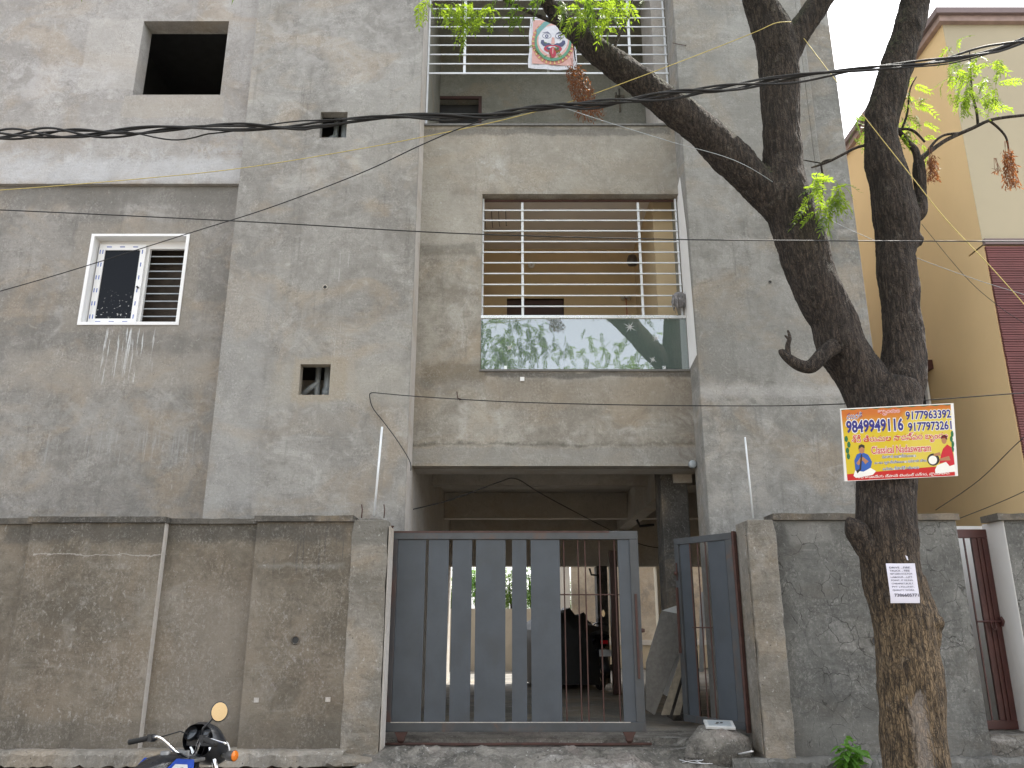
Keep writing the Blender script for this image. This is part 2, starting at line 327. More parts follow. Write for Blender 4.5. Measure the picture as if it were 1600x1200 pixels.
mGreyF = simple('grey_gate_frame_enamel', (.066, .072, .079), .5, scale=6, var=.25, bump=.12, dirt=(.11, .065, .045), dstr=.7, obj=False)
mRust = simple('rusty_primer', (.085, .04, .032), .75, scale=14, var=.4, bump=.2, dirt=(.06, .035, .03), dstr=.6)
mMaroon = simple('maroon_gate_enamel', (.085, .03, .027), .4, scale=6, var=.3, bump=.05, dirt=(.16, .10, .08), dstr=.3)
mSteel = simple('stainless_bar', (.74, .75, .76), .28, .85, scale=10, var=.1)
mWhiteBar = simple('white_painted_bar', (.72, .75, .78), .4, .1, scale=6, var=.12)
mUpvc = simple('white_upvc', (.80, .80, .80), .35, scale=5, var=.05)
mBlue = simple('blue_print', (.05, .12, .45), .6)
mPVC = simple('grey_pvc', (.36, .40, .43), .4, scale=6, var=.15, dirt=(.2, .18, .16), dstr=.4)
mBlack = simple('black_cable_sheath', (.010, .010, .012), .62, scale=20)
mRubber = simple('black_rubber', (.015, .015, .015), .75, scale=30, bump=.1)
mChrome = simple('chrome', (.82, .82, .84), .12, 1.0, scale=8, var=.05)
mMirror = simple('mirror_silver', (.88, .88, .88), .07, 1.0, var=.0)
mBlkPl = simple('black_gloss_plastic', (.02, .022, .027), .3, scale=6)
mEngine = simple('grey_engine_metal', (.22, .22, .22), .45, .7, scale=15)
mTankM = simple('black_tank_paint', (.012, .013, .017), .16, scale=6)
mBlueP = simple('blue_sticker', (.03, .09, .5), .3)
mWhiteP = simple('white_sticker', (.75, .77, .8), .35)
mOrange = simple('orange_lens', (.85, .22, .02), .25)
mRed = simple('red_lens', (.55, .01, .02), .25)
mGranite = simple('grey_granite_slab', (.17, .165, .155), .55, scale=30, var=.3, dirt=(.10, .09, .08), dstr=.3)
mGraniteW = simple('pale_marble_slab', (.55, .56, .56), .5, scale=12, var=.15)
mWoodB = simple('weathered_batten', (.30, .26, .20), .8, scale=20, var=.3)
mYel = simple('ochre_house_paint', (.78, .57, .31), .85, scale=.8, var=.07, dirt=(.62, .47, .28), dstr=.25, obj=False, bump=.06)
mKhaki = simple('khaki_house_paint', (.43, .375, .265), .85, scale=.8, var=.08, dirt=(.35, .31, .22), dstr=.2, obj=False)
mTrim = simple('mauve_trim_paint', (.20, .15, .15), .7, scale=3, var=.15)
mMarClad = simple('maroon_cladding', (.17, .055, .055), .7, scale=3, var=.25)
mDoor = simple('brown_door_veneer', (.075, .03, .022), .45, scale=3, var=.3)
mWhiteString = simple('yellow_string', (.62, .50, .16), .6, scale=30)
mPaper = simple('white_paper', (.68, .67, .78), .7, scale=12, var=.06)
mInk = simple('black_ink', (.03, .03, .06), .7)
mKolam = simple('white_chalk_powder', (.75, .76, .78), .9, scale=40, var=.15)
leafA = leafmat('neem_leaf', (.05, .095, .015), (.17, .28, .02), .5)
leafY = leafmat('young_neem_leaf', (.06, .11, .015), (.33, .47, .03), .55)
leafD = leafmat('dry_leaf', (.13, .055, .025), (.38, .13, .03), .4)
leafB = leafmat('shrub_leaf', (.085, .20, .03), (.20, .42, .05), .4)

def glass_mat(name, tint=(.62, .76, .70), rough=.0):
    t = NT(name)
    g = t.n('BsdfGlossy', {0: (.84, .85, .90), 'Roughness': rough}); tr = t.n('BsdfTransparent', {0: tint})
    d = t.n('BsdfDiffuse', {0: (.20, .265, .25)})
    m1 = t.n('MixShader', {0: .5, 1: tr.outputs[0], 2: d.outputs[0]})
    fr = t.n('Fresnel', {0: 1.9}); f = t.math('ADD', t.math('MULTIPLY', fr.outputs[0], .95), .17, clamp=True)
    m2 = t.n('MixShader', {0: f, 1: m1.outputs[0], 2: g.outputs[0]}); t.t.links.new(m2.outputs[0], t.out.inputs[0]); return t.m
mGlass = glass_mat('green_balcony_glass')
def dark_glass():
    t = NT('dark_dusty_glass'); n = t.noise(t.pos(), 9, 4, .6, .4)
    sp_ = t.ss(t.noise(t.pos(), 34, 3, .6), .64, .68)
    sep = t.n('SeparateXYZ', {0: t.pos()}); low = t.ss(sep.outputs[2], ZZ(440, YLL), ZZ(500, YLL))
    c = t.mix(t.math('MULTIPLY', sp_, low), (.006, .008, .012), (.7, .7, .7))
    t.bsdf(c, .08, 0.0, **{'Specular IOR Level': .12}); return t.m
mDGlass = dark_glass()

# ============================================================ GROUND
def heightfield(name, x0, x1, y0, y1, step, fn, mat, label=None, kind='structure'):
    nx, ny = int((x1 - x0) / step) + 1, int((y1 - y0) / step) + 1
    vs = []; 
    for j in range(ny):
        for i in range(nx):
            x = x0 + (x1 - x0) * i / (nx - 1); y = y0 + (y1 - y0) * j / (ny - 1); vs.append((x, y, fn(x, y)))
    fs = [(j * nx + i, j * nx + i + 1, (j + 1) * nx + i + 1, (j + 1) * nx + i) for j in range(ny - 1) for i in range(nx - 1)]
    m = MB(); m.add(vs, fs, 0, True); return tag(m.build(name, mat), label, kind=kind)
def sm(a, b, t): t = max(0, min(1, (t - a) / (b - a))); return t * t * (3 - 2 * t)
def nz(x, y, s, z=0): return mnoise.fractal(Vector((x * s, y * s, z)), 1.0, 2.0, 4)
g = MB(); g.add([(-250, -250, -.02), (250, -250, -.02), (250, 250, -.02), (-250, 250, -.02)], [(0, 1, 2, 3)]); tag(g.build('ground', mStreet), 'dusty ground reaching away past the street', kind='structure')
heightfield('street', -14, 14, -5.5, 6.25, .25, lambda x, y: nz(x, y, 1.3) * .01, mStreet, 'grey dusty street the photographer stands on')
heightfield('roadside_verge', -14, 14, 6.2, 7.72, .05, lambda x, y: .30 * sm(6.2, 7.2, y) + nz(x, y, 2.1) * .035 + nz(x, y, 9, 3) * .012, mStreet, 'rough earth verge along the foot of the walls')
def ramp(x, y):
    base = .2 + (.455 - .2) * sm(6.7, 7.75, y) + .055 * sm(8.02, 8.12, y)
    side = sm(-1.6, -1.3, x) * (1 - sm(2.15, 2.4, x))
    dip = -.10 * sm(.95, 1.3, x) * (1 - sm(7.55, 8.0, y))                      # gully towards the wicket
    r = max(0, nz(x, y, 5, 1)) * .05 + nz(x, y, 16, 5) * .016 + abs(nz(x, y, 2.5, 8)) * .035
    lip = .5 * (1 - sm(7.88, 7.9, y)) + .5
    return -.05 + (base + dip + .05) * side + r * side * (1 - sm(7.75, 8.0, y) * .75) * lip
heightfield('entrance_ramp', -1.6, 2.45, 6.6, 8.62, .022, ramp, mGrd, 'cracked rough concrete ramp leading up to the gate')

# ============================================================ MAIN BUILDING
B = thing('apartment_building', 'unpainted grey cement rendered apartment building with two balconies above the parking', 'building', (0, 8.5, 0))
XL = -9.0
# left wall (upper, proud) and lower
wx0, wx1, wz0, wz1 = XX(225, 33, YLU), XX(358, 33, YLU), ZZ(148, YLU), ZZ(33, YLU)
m = MB(); wall_xz(m, XL, X_FOLD + .02, Z_LEDGE, TOP, YLU, YLU + .24, [(wx0, wx1, wz0, wz1)]); m.build('upper_left_wall', mLU, B)
vx0, vx1, vz0, vz1 = XX(121, 507, YLL) + .026, XX(280, 507, YLL) - .03, ZZ(508, YLL) + .026, ZZ(366, YLL) - .026
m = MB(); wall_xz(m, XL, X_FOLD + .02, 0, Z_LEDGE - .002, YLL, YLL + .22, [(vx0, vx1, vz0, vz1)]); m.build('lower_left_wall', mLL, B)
# left pilaster with two pipe niches
n1 = (XX(500, 195, YB), XX(542, 195, YB), ZZ(215, YB), ZZ(175, YB)); n2 = (XX(468, 590, YB), XX(515.5, 590, YB), ZZ(617, YB), ZZ(569, YB))
m = MB(); wall_xz(m, X_FOLD, X_PR, 0, TOP, YB, YB + .12, [n1, n2]); m.build('left_pilaster', mPL, B, bevel=.006)
m = MB(); m.box(X_FOLD, X_FOLD + .05, YB + .12, 9.2, 0, TOP); m.box(X_PR - .05, X_PR + .002, YB + .12, YBAY + .25, 0, TOP); m.build('pilaster_return', mEdge, B)
m = MB(); m.box(X_FOLD + .06, X_PR - .06, 9.2, 9.3, 0, TOP); m.build('shaft_back_wall', mDark, B)
# pale putty reveal strip facing the bay
m = MB(); m.box(X_PR + .002, X_PR + .007, YB + .012, YBAY, FLOOR, TOP); m.build('reveal_strip', mEdge, B)
# pipes in the niches
for (nn, dy) in ((n1, 0), (n2, 0)):
    cx = (nn[0] + nn[1]) / 2; z0, z1 = nn[2] - .3, nn[3] + .3; wdt = nn[1] - nn[0]; zc = (nn[2] + nn[3]) / 2
    m = MB(); m.cyl((cx + wdt * .22, YB + .33, z0), (cx + wdt * .22, YB + .33, z1), .05, 18); m.cyl((cx + wdt * .2, YB + .33, zc - .12), (cx + wdt * .2, YB + .33, zc - .02), .058, 18); m.build('waste_pipe', mPVC, B)
    m = MB(); m.cyl((cx - wdt * .14, YB + .33, z0), (cx - wdt * .14, YB + .33, z1), .033, 14); m.tube([(cx - wdt * .7, YB + .3, zc - .12), (cx - wdt * .3, YB + .3, zc), (cx - wdt * .14, YB + .32, zc + .05), (cx - wdt * .14, YB + .33, zc + .15)], .033, 12); m.build('branch_pipe', mPVC, B)
for nn in (n1, n2):
    for k in range(9): 
        x = nn[0] + (nn[1] - nn[0]) * k / 8; m = MB(); m.lathe([(.001, .018), (.018, .006), (.02, -.01), (.001, -.02)], Matrix.Translation((x, YB + .10 + .05 * (k % 3), nn[2] + .012 + .012 * random.random())) @ Matrix.Rotation(random.random() * 3, 4, 'X'), 6); m.build('mortar_lump', mEdge, B)
# bay wall
bx0 = XX(752, 450, YBAY); 
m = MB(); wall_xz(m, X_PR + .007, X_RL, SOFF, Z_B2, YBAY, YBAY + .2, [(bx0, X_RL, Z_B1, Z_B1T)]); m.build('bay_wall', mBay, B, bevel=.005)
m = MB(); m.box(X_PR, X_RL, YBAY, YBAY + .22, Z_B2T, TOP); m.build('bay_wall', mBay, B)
# right pilaster + corner strip + side wall
m = MB(); m.box(X_RL, X_RG, YB, YB + .5, 0, TOP); m.build('right_pilaster', mPR, B, bevel=.008)
m = MB(); m.box(X_RG + .001, X_COR, YB + .055, YB + .5, 0, TOP); m.build('corner_strip', mStrip, B, bevel=.01)
m = MB(); m.box(X_RG + .0015, X_RG + .085, YB + .02, YB + .054, 0, TOP); m.build('corner_rib', mPR, B, bevel=.015)
m = MB(); m.box(X_COR - .22, X_COR - .003, YB + .5, 15.6, 3.2, TOP); m.build('side_wall', mStrip, B)
m = MB(); m.box(X_RL + .0, X_RL + .25, YB + .5, 10.95, CEIL, TOP); m.build('inner_wall', mIn, B)
m = MB(); m.box(XL, X_COR, 15.4, 15.6, CEIL, TOP); m.build('rear_wall', mStrip, B)
m = MB(); m.box(XL - .2, XL - .001, YLL, 15.6, 0, TOP); m.build('left_side_wall', mStrip, B)
m = MB(); m.box(XL, X_COR, YB + .9, 15.4, TOP - .2, TOP - .01); m.build('roof_slab', mStrip, B)
# slabs
m = MB(); m.box(XL, X_COR - .23, YBAY + .2, 15.39, CEIL, Z_B1 - .06); m.build('floor_slab', mCeil, B)
BC1 = 6.95
m = MB(); m.box(XL, X_COR - .23, YBAY + .2, 15.39, BC1, Z_B2 - .04); m.build('floor_slab', mPink, B)
m = MB(); m.box(XL, X_COR - .23, YBAY + .2, 15.39, Z_B2T, Z_B2T + .2); m.build('floor_slab', mIn, B)
# sills
m = MB(); m.box(bx0 - .01, X_RL - .004, YBAY - .02, YBAY + .2, Z_B1 - .012, Z_B1 + .012); m.build('granite_sill', mGranite, B)
m = MB(); m.box(X_PR + .008, X_RL - .004, YBAY - .025, YBAY + .2, Z_B2 - .012, Z_B2 + .014); m.build('granite_sill', mGranite, B)
# white putty face on the right reveal beside the balcony
zt = ZZ(286, YBAY); za = ZZ(372, YBAY); zb = Z_B1 + .01; yq = YB + .03
m = MB(); vs = [(X_RL - .004, YBAY + .12, zb), (X_RL - .004, yq, zb + .06), (X_RL - .004, yq + .08, za - .05), (X_RL - .004, YB + .26, zt), (X_RL - .004, YBAY + .12, zt - .08)]
vs2 = [(X_RL - .001, y, z) for _, y, z in vs]; m.add(vs + vs2, [(0, 1, 2, 3, 4), (9, 8, 7, 6, 5)] + [(i, 5 + i, 5 + (i + 1) % 5, (i + 1) % 5) for i in range(5)]); m.build('white_putty_patch', mWhiteWall, B)
# ---- first balcony room
YBK = 10.95
m = MB()
dx0, dx1, dzt = XX(792, 467, YBK), XX(881, 467, YBK), ZZ(467, YBK)
wall_xz(m, X_PR - .3, X_RL + .0, Z_B1 - .05, BC1, YBK, YBK + .15, [(dx0, dx1, Z_B1 - .04, dzt)]); m.build('balcony_back_wall', mTan, B)
m = MB(); m.box(dx0 - .04, dx0, YBK - .02, YBK + .1, Z_B1, dzt + .04); m.box(dx1, dx1 + .04, YBK - .02, YBK + .1, Z_B1, dzt + .04); m.box(dx0, dx1, YBK - .02, YBK + .1, dzt, dzt + .04); fr = m.build('door_frame', mTan, B)
m = MB(); m.box(dx0, dx1, YBK + .04, YBK + .08, Z_B1, dzt - .001); m.box(dx0 + .08, (dx0 + dx1) / 2 - .05, YBK + .025, YBK + .04, Z_B1 + 1, dzt - .08); m.box((dx0 + dx1) / 2 + .05, dx1 - .08, YBK + .025, YBK + .04, Z_B1 + 1, dzt - .08); m.build('door', mDoor, B)
m = MB(); m.box(X_RL - .25, X_RL + .0, YBAY + .45, YBK - .001, Z_B1 - .05, BC1); m.build('balcony_side_wall', mTan, B)
m = MB(); m.box(X_PR + .0, bx0 - .05, YBAY + .2, YBK - .001, Z_B1 - .05, BC1); m.build('balcony_side_wall', mTan, B)
m = MB(); c = WP(830, 415, YBK); m.lathe([(.012, 0), (.05, 0), (.05, .03), (.012, .03)], Matrix.Translation(c) @ Matrix.Rotation(R(90), 4, 'X'), 20, close=True); m.build('ceiling_hook_plate', mUpvc, B)
m = MB(); c = WP(988, 408, YBK - .6); m.lathe([(.001, .09), (.055, .08), (.075, .03), (.078, -.02), (.06, -.06), (.001, -.08)], Matrix.Translation(c), 20); m.build('round_lamp', simple('dark_lamp_shade', (.10, .08, .07), .4), B)
m = MB(); c = WP(978, 466, YBK - .05)
for dxk in (-.045, .045): m.lathe([(.001, .06), (.028, .045), (.035, 0), (.02, -.03), (.001, -.035)], Matrix.Translation(c + Vector((dxk, 0, 0))) @ Matrix.Rotation(R(90), 4, 'X'), 14)
m.box(c.x - .07, c.x + .07, c.y, c.y + .04, c.z + .01, c.z + .05); m.build('light_fitting', mSteel, B)
m = MB(); m.tube([c + Vector((0, 0, 0)), c + Vector((.01, .02, -.2)), c + Vector((-.01, .03, -.6))], .006, 6); m.build('red_wire', simple('red_wire', (.4, .05, .03), .5), B)
m = MB()
for k in range(4): m.tube([WP(757 + k * 11, 330, 9.6), WP(758 + k * 11, 344 + 3 * k, 9.65), WP(759 + k * 11, 358 - 2 * k, 9.7)], .004, 5)
m.build('loose_wire', mBlack, B)
# first grille
YGR = YBAY + .07
G = thing('balcony_grille', 'steel bar grille over the first floor balcony above the glass', 'grille', (XX(910, 495, YGR), YGR, ZZ(493, YGR)))
for y in (328.8, 344.5, 360.8, 377.6, 394, 410.7, 427.5, 444.5, 461.9, 478.7):
    m = MB(); z = ZZ(y, YGR); m.box(XX(754, 400, YGR) - .0, X_RL - .02, YGR - .006, YGR + .006, z - .0075, z + .0075); m.build('bar', mWhiteBar, G)
for x in (816.5, 1001):
    m = MB(); xx = XX(x, 405, YGR); m.box(xx - .015, xx + .015, YGR + .007, YGR + .02, ZZ(493, YGR), ZZ(316, YGR)); m.build('upright', mWhiteBar, G)
for xx in (bx0 + .012, X_RL - .032):
    m = MB(); m.box(xx - .011, xx + .011, YGR + .007, YGR + .03, ZZ(493, YGR), ZZ(310, YGR)); m.build('upright', mWhiteBar, G)
m = MB(); m.box(bx0 + .002, X_RL - .005, YGR + .031, YGR + .05, ZZ(313, YGR), ZZ(310, YGR)); m.build('top_rail', mDoor, G)
GL = thing('glass_railing', 'green tinted balcony glass panel with steel top rail and star stickers', 'railing', (XX(910, 578, YBAY), YBAY, Z_B1))
yg = YBAY + .02; zr = ZZ(496, yg)
m = MB(); m.box(bx0 + .004, X_RL - .012, yg - .006, yg + .006, Z_B1 + .014, zr - .01); m.build('glass_pane', mGlass, GL)
m = MB(); m.box(bx0 - .002, X_RL - .006, yg - .022, yg + .03, zr - .018, zr + .022); m.build('top_rail', mSteel, GL, bevel=.004)
def star(px, py, r):
    c = WP(px, py, yg - .008); mm = MB()
    for k in range(4):
        a = k * math.pi / 4 + .2; d = Vector((math.cos(a), 0, math.sin(a))) * r * (1 if k % 2 else .7); pr = Vector((-math.sin(a), 0, math.cos(a))) * .005
        mm.add([c - d, c + pr, c + d, c - pr], [(3, 2, 1, 0)])
    mm.build('star_sticker', mKolam, GL)
star(984, 511, .085); star(1025, 528, .06); star(1020, 562, .05); star(796, 543, .05)
for px in (790, 1038): m = MB(); c = WP(px, 574, yg - .02); m.box(c.x - .018, c.x + .018, c.y, c.y + .01, c.z - .02, c.z + .02); m.build('glass_clamp', mSteel, GL)
m = MB(); c = WP(1061, 468, YGR - .05)
prof = [(.001, .085), (.05, .08), (.075, .04), (.08, 0), (.07, -.06), (.04, -.10), (.001, -.11)]
m.lathe(prof, Matrix.Translation(c), 20)
for k in range(60):
    a = random.random() * 6.28; z = random.uniform(-.03, .06); r = .078; p = c + Vector((math.cos(a) * r, math.sin(a) * r, z))
    m.tube([p, p + Vector((math.cos(a) * .012, math.sin(a) * .012, -.04)), p + Vector((math.cos(a) * .002, 0, -.10 - random.random() * .05))], [.008, .006, .002], 5)
o = m.build('mop_head', simple('grey_mop_yarn', (.33, .32, .33), .95, scale=20, var=.5, bump=.6)); tag(o, 'grey stringy mop head stuck at the right end of the balcony rail', 'mop')
# ---- second balcony
Y2 = 10.8
m = MB(); hx0, hx1, hz = XX(668, 155, Y2) - .4, XX(748, 155, Y2), ZZ(156, Y2)
wall_xz(m, X_PR - .4, X_RL, Z_B2 - .03, Z_B2T, Y2, Y2 + .15, [(hx0, hx1, Z_B2 - .02, hz)]); m.build('balcony_back_wall', mIn, B)
m = MB(); m.box(hx0, hx1, Y2 + .13, Y2 + .3, Z_B2, hz); m.build('doorway_dark_fill', mDark, B)  # near-black block fills the opening, painted darkness instead of an unlit room
m = MB(); m.box(hx1, hx1 + .05, Y2 - .03, Y2, Z_B2, hz + .05); m.box(hx0, hx1, Y2 - .03, Y2, hz, hz + .05); m.build('door_frame', mDoor, B)
m = MB(); m.box(X_PR - .06, X_PR + .0, YBAY + .25, Y2, Z_B2 - .02, Z_B2T); m.build('balcony_side_wall', mIn, B)
m = MB(); cx = XX(1012, 150, 9.6); m.box(X_RL - .16, X_RL, YBAY + .25, 9.9, Z_B2, Z_B2T); m.build('balcony_pier', mEdge, B)
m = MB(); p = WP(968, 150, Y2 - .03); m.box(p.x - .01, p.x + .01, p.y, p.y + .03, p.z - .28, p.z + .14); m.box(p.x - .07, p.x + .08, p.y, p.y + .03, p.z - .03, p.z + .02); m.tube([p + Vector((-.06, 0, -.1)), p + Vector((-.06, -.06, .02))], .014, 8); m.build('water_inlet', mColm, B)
m = MB(); p = WP(1030, 182, YBAY + .3); m.tube([p, p + Vector((.0, -.05, .03)), p + Vector((-.06, -.06, .03)), p + Vector((-.06, -.06, -.05))], .012, 8); m.build('tap', mSteel, B)
G2 = thing('balcony_grille', 'steel bar grille across the upper balcony behind the hanging face cloth', 'grille', (XX(860, 115, YGR), YGR, ZZ(114, YGR)))
zb2 = ZZ(114.5, YGR); dz = (ZZ(14, YGR) - zb2) / 7; nb = int((Z_B2T - zb2) / dz)
for k in range(nb + 1):
    m = MB(); z = zb2 + k * dz; h = .011 if k == 0 else .0075; m.box(X_PR + .03, X_RL - .01, YGR - .006, YGR + .006, z - h, z + h); m.build('bar', mWhiteBar, G2)
for x in (726.5, 856, 983):
    m = MB(); xx = XX(x, 60, YGR); m.box(xx - .017, xx + .017, YGR + .007, YGR + .022, zb2, Z_B2T - .01); m.build('upright', mWhiteBar, G2)
for xx in (X_PR + .022, X_RL - .03):
    m = MB(); m.box(xx - .011, xx + .011, YGR + .007, YGR + .03, Z_B2 + .02, Z_B2T - .01); m.build('upright', mWhiteBar, G2)

# ---- rooms behind the left openings
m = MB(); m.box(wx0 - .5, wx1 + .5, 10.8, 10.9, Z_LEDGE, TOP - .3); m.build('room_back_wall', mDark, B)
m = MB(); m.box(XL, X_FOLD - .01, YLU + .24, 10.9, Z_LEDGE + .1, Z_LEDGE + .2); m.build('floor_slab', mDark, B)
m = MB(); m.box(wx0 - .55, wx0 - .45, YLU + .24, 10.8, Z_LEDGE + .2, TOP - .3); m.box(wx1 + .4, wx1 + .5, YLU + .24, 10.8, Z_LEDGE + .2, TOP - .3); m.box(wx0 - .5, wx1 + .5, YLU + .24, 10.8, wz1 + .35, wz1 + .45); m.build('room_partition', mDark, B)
# ---- sliding uPVC window
Wn = bpy.data.objects.new('window', None); col.objects.link(Wn); Wn.parent = B; Wn.matrix_parent_inverse = base_inv(B)
def sub(o, parent):                                           # sub-part under an unrotated part
    o.parent = parent; return o
f = .026
m = MB()
for a in ((vx0 - f, vx0 + .012, vz0 - f, vz1 + f), (vx1 - .012, vx1 + f, vz0 - f, vz1 + f)): m.box(a[0], a[1], YLL - .012, YLL + .16, a[2], a[3])
m.box(vx0 + .012, vx1 - .012, YLL - .012, YLL + .16, vz0 - f, vz0 + .012); m.box(vx0 + .012, vx1 - .012, YLL - .012, YLL + .16, vz1 - .004, vz1 + f)
sub(m.build('frame', mUpvc), Wn)
xm = XX(226, 440, YLL); yS = YLL + .10; t_ = .075
m = MB(); a0, a1, b0, b1 = vx0 + .03, XX(221, 440, yS), vz0 + .02, vz1 - .06
m.box(a0, a0 + t_, yS, yS + .04, b0, b1); m.box(a1 - t_ * .9, a1, yS, yS + .04, b0, b1); m.box(a0 + t_, a1 - t_ * .9, yS, yS + .04, b0, b0 + t_); m.box(a0 + t_, a1 - t_ * .9, yS, yS + .04, b1 - t_, b1)
m.box(vx0 + .012, vx1 - .012, yS + .041, yS + .06, vz1 - .10, vz1 - .005)
sub(m.build('sash', mUpvc), Wn)
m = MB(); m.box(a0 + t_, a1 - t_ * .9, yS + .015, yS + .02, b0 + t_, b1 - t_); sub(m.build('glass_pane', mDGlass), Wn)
m = MB(); m.box(a1, vx1 - .012, yS + .061, yS + .085, vz1 - .10, vz1 - .02); m.box(vx1 - .04, vx1 - .012, yS + .061, yS + .085, b0, vz1 - .1); m.box(a1, a1 + .03, yS + .042, yS + .085, b0, vz1 - .1); sub(m.build('track', mUpvc), Wn)
for k in range(11):
    z = vz0 + .06 + (vz1 - .14 - vz0) * k / 10; m = MB(); m.box(a1, vx1 - .03, yS + .09, yS + .105, z - .006, z + .006); sub(m.build('bar', mPVC), Wn)
m = MB(); m.box(vx0, vx1, yS + .35, yS + .37, vz0 - .2, vz1 + .2); sub(m.build('curtain', simple('brown_curtain', (.09, .07, .055), .9, scale=6, var=.5)), Wn)
m = MB(); m.cyl((a1 - .03, yS - .03, (b0 + b1) / 2 - .05), (a1 - .03, yS, (b0 + b1) / 2 - .05), .012, 10); sub(m.build('latch', mBlkPl), Wn)
def fpr(*a): mm = MB(); mm.box(*a); sub(mm.build('film_print', mBlue), Wn)      # blue protective-film print
for k in range(6):
    z = b0 + .1 + k * (b1 - b0 - .2) / 5
    for x in (a0 + .012, a0 + .045, a1 - .045): fpr(x, x + .011, yS - .0015, yS - .0005, z - .026, z + .026)
for k in range(3):
    x = a0 + .12 + k * (a1 - a0 - .25) / 2; fpr(x - .03, x + .03, yS - .0015, yS - .0005, b0 + .03, b0 + .042); fpr(x - .03, x + .03, yS - .0015, yS - .0005, b1 - .04, b1 - .028)

# ---- small holes and fittings on the facade
def ring(px, py, Y, r, parent, mat, nm='pipe_end'):
    c = WP(px, py, Y); m = MB(); m.lathe([(r * .72, .01), (r, .01), (r, -.012), (r * .72, -.012)], Matrix.Translation(c) @ Matrix.Rotation(R(90), 4, 'X'), 20, close=True)
    m.lathe([(.0005, .003), (r * .73, .003)], Matrix.Translation(c) @ Matrix.Rotation(R(90), 4, 'X'), 20, mi=1); return m.build(nm, [mat, mDark], parent)
ring(508, 449, YB, .03, B, mEdge); ring(1203, 441, YB, .022, B, mStrip)
c = WP(1086, 718, YB + .1); m = MB(); m.lathe([(.001, 0), (.03, 0), (.045, .012), (.045, .05), (.001, .05)][::-1], Matrix.Translation((X_RL - .05, YBAY - .05, c.z)) @ Matrix.Rotation(R(-90), 4, 'X'), 18); m.build('junction_box', mPVC, B)
c = WP(816, 592, YBAY - .02); m = MB(); m.box(c.x - .025, c.x + .025, c.y, YBAY, c.z - .025, c.z + .025); m.build('switch_plate', mUpvc, B, bevel=.004)
m = MB(); m.tube([WP(714, 612, YBAY - .01), WP(715, 622, YBAY - .05), WP(722, 624, YBAY - .06), WP(718, 625, YBAY - .01)], .006, 6); m.build('wall_hook', mRust, B)
m = MB(); m.tube([WP(1051, 67, YB - .01), WP(1060, 69, YB - .02), WP(1072, 71, YB - .01)], .004, 5); m.build('wall_hook', mRust, B)

# ---- parking interior
P0 = X_PR
m = MB(); m.box(P0 - .05, P0 + .0, YBAY + .25, 15.3, FLOOR, CEIL); m.build('parking_side_wall', mCeil, B)
m = MB(); m.box(P0 + .001, X_RL + 1.3, YBAY + .2, 9.45, SOFF, CEIL); m.build('front_beam', mCeil, B)
m = MB(); m.box(P0 + .001, X_COR - .23, 13.4, 13.65, 3.2, CEIL); m.build('ceiling_beam', mCeil, B)
m = MB(); m.box(P0 + .001, X_COR - .23, 14.8, 15.1, 2.5, CEIL); m.build('rear_beam', mCeil, B)
m = MB(); m.box(P0 + .001, X_COR - .23, 11.3, 11.5, 3.42, CEIL); m.build('ceiling_beam', mCeil, B)
xb = XX(1010, 800, 11.5); m = MB(); m.box(xb, xb + .22, 9.45, 14.8, 3.15, CEIL); m.build('long_beam', mCeil, B)
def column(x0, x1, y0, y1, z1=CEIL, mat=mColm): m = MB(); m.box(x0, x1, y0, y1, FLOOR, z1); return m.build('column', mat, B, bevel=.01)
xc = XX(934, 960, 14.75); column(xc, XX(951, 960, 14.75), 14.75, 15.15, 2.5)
column(XX(955, 960, 12.6), XX(967, 960, 12.6), 12.6, 12.75, ZZ(860, 12.6), mDoor)
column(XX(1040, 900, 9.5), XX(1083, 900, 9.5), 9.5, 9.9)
column(XX(1028, 940, 14.9), XX(1040, 940, 14.9), 14.9, 15.2, 2.5, mCream)
m = MB(); m.box(P0, X_COR, 8.62, 15.6, FLOOR - .5, FLOOR); m.build('parking_floor', mFloor, B)
m = MB(); m.box(X_COR - .22, X_COR - .003, 9.0, 11, 0, 3.19); m.build('side_wall', mStrip, B)
for (a, b2, c2) in (((995, 812, 11.4), (1000, 822, 11.4), (1022, 820, 11.4)), ((921, 888, 14.7), (924, 898, 14.7), (933, 899, 14.7)), ((1030, 865, 14.6), (1030, 880, 14.6), (1042, 884, 14.6))):
    m = MB(); m.tube([WP(*a), WP(*b2), WP(*c2)], .018, 8); m.build('conduit_bend', mBlack, B)

# yard behind the building
heightfield('rear_yard', -9, 12, 15.55, 24, .5, lambda x, y: FLOOR - .02 + nz(x, y, 1) * .01, mFloor, 'pale cement yard behind the parking')
RW = MB(); RW.box(-9, XX(893, 960, 18.5), 18.5, 18.65, FLOOR - .1, ZZ(951, 18.5)); o = RW.build('rear_compound_wall', simple('rear_wall_cream', (.60, .54, .45), .85, scale=2, var=.12, dirt=(.3, .27, .23), dstr=.4, obj=False)); tag(o, 'low white compound wall at the back of the yard, seen through the gate', 'wall')
NB = thing('rear_house', 'pale stained house wall beyond the yard, seen through the open gate', 'building', (3, 19.4, 0))
x0 = XX(893, 920, 19.2)
m = MB(); wall_xz(m, x0, 12, 0, 5.2, 19.2, 19.4, [(6, 7.2, 1.6, 2.9)]); m.build('wall', mStain, NB)
m = MB(); m.box(x0 - .05, 12.2, 19.15, 24, 5.2, 5.35); m.build('roof', mCream, NB)
m = MB(); m.box(6, 7.2, 19.3, 19.36, 1.6, 2.9); m.build('window', mDark, NB)
m = MB(); m.box(x0 - .6, x0 - .05, 19.0, 19.15, 0, 3.2); m.build('white_pier', mWhiteWall, NB)
m = MB(); m.box(x0, 12, 19.12, 19.199, ZZ(1008, 19.1), ZZ(1000, 19.1)); m.build('ledge', mWhiteWall, NB)
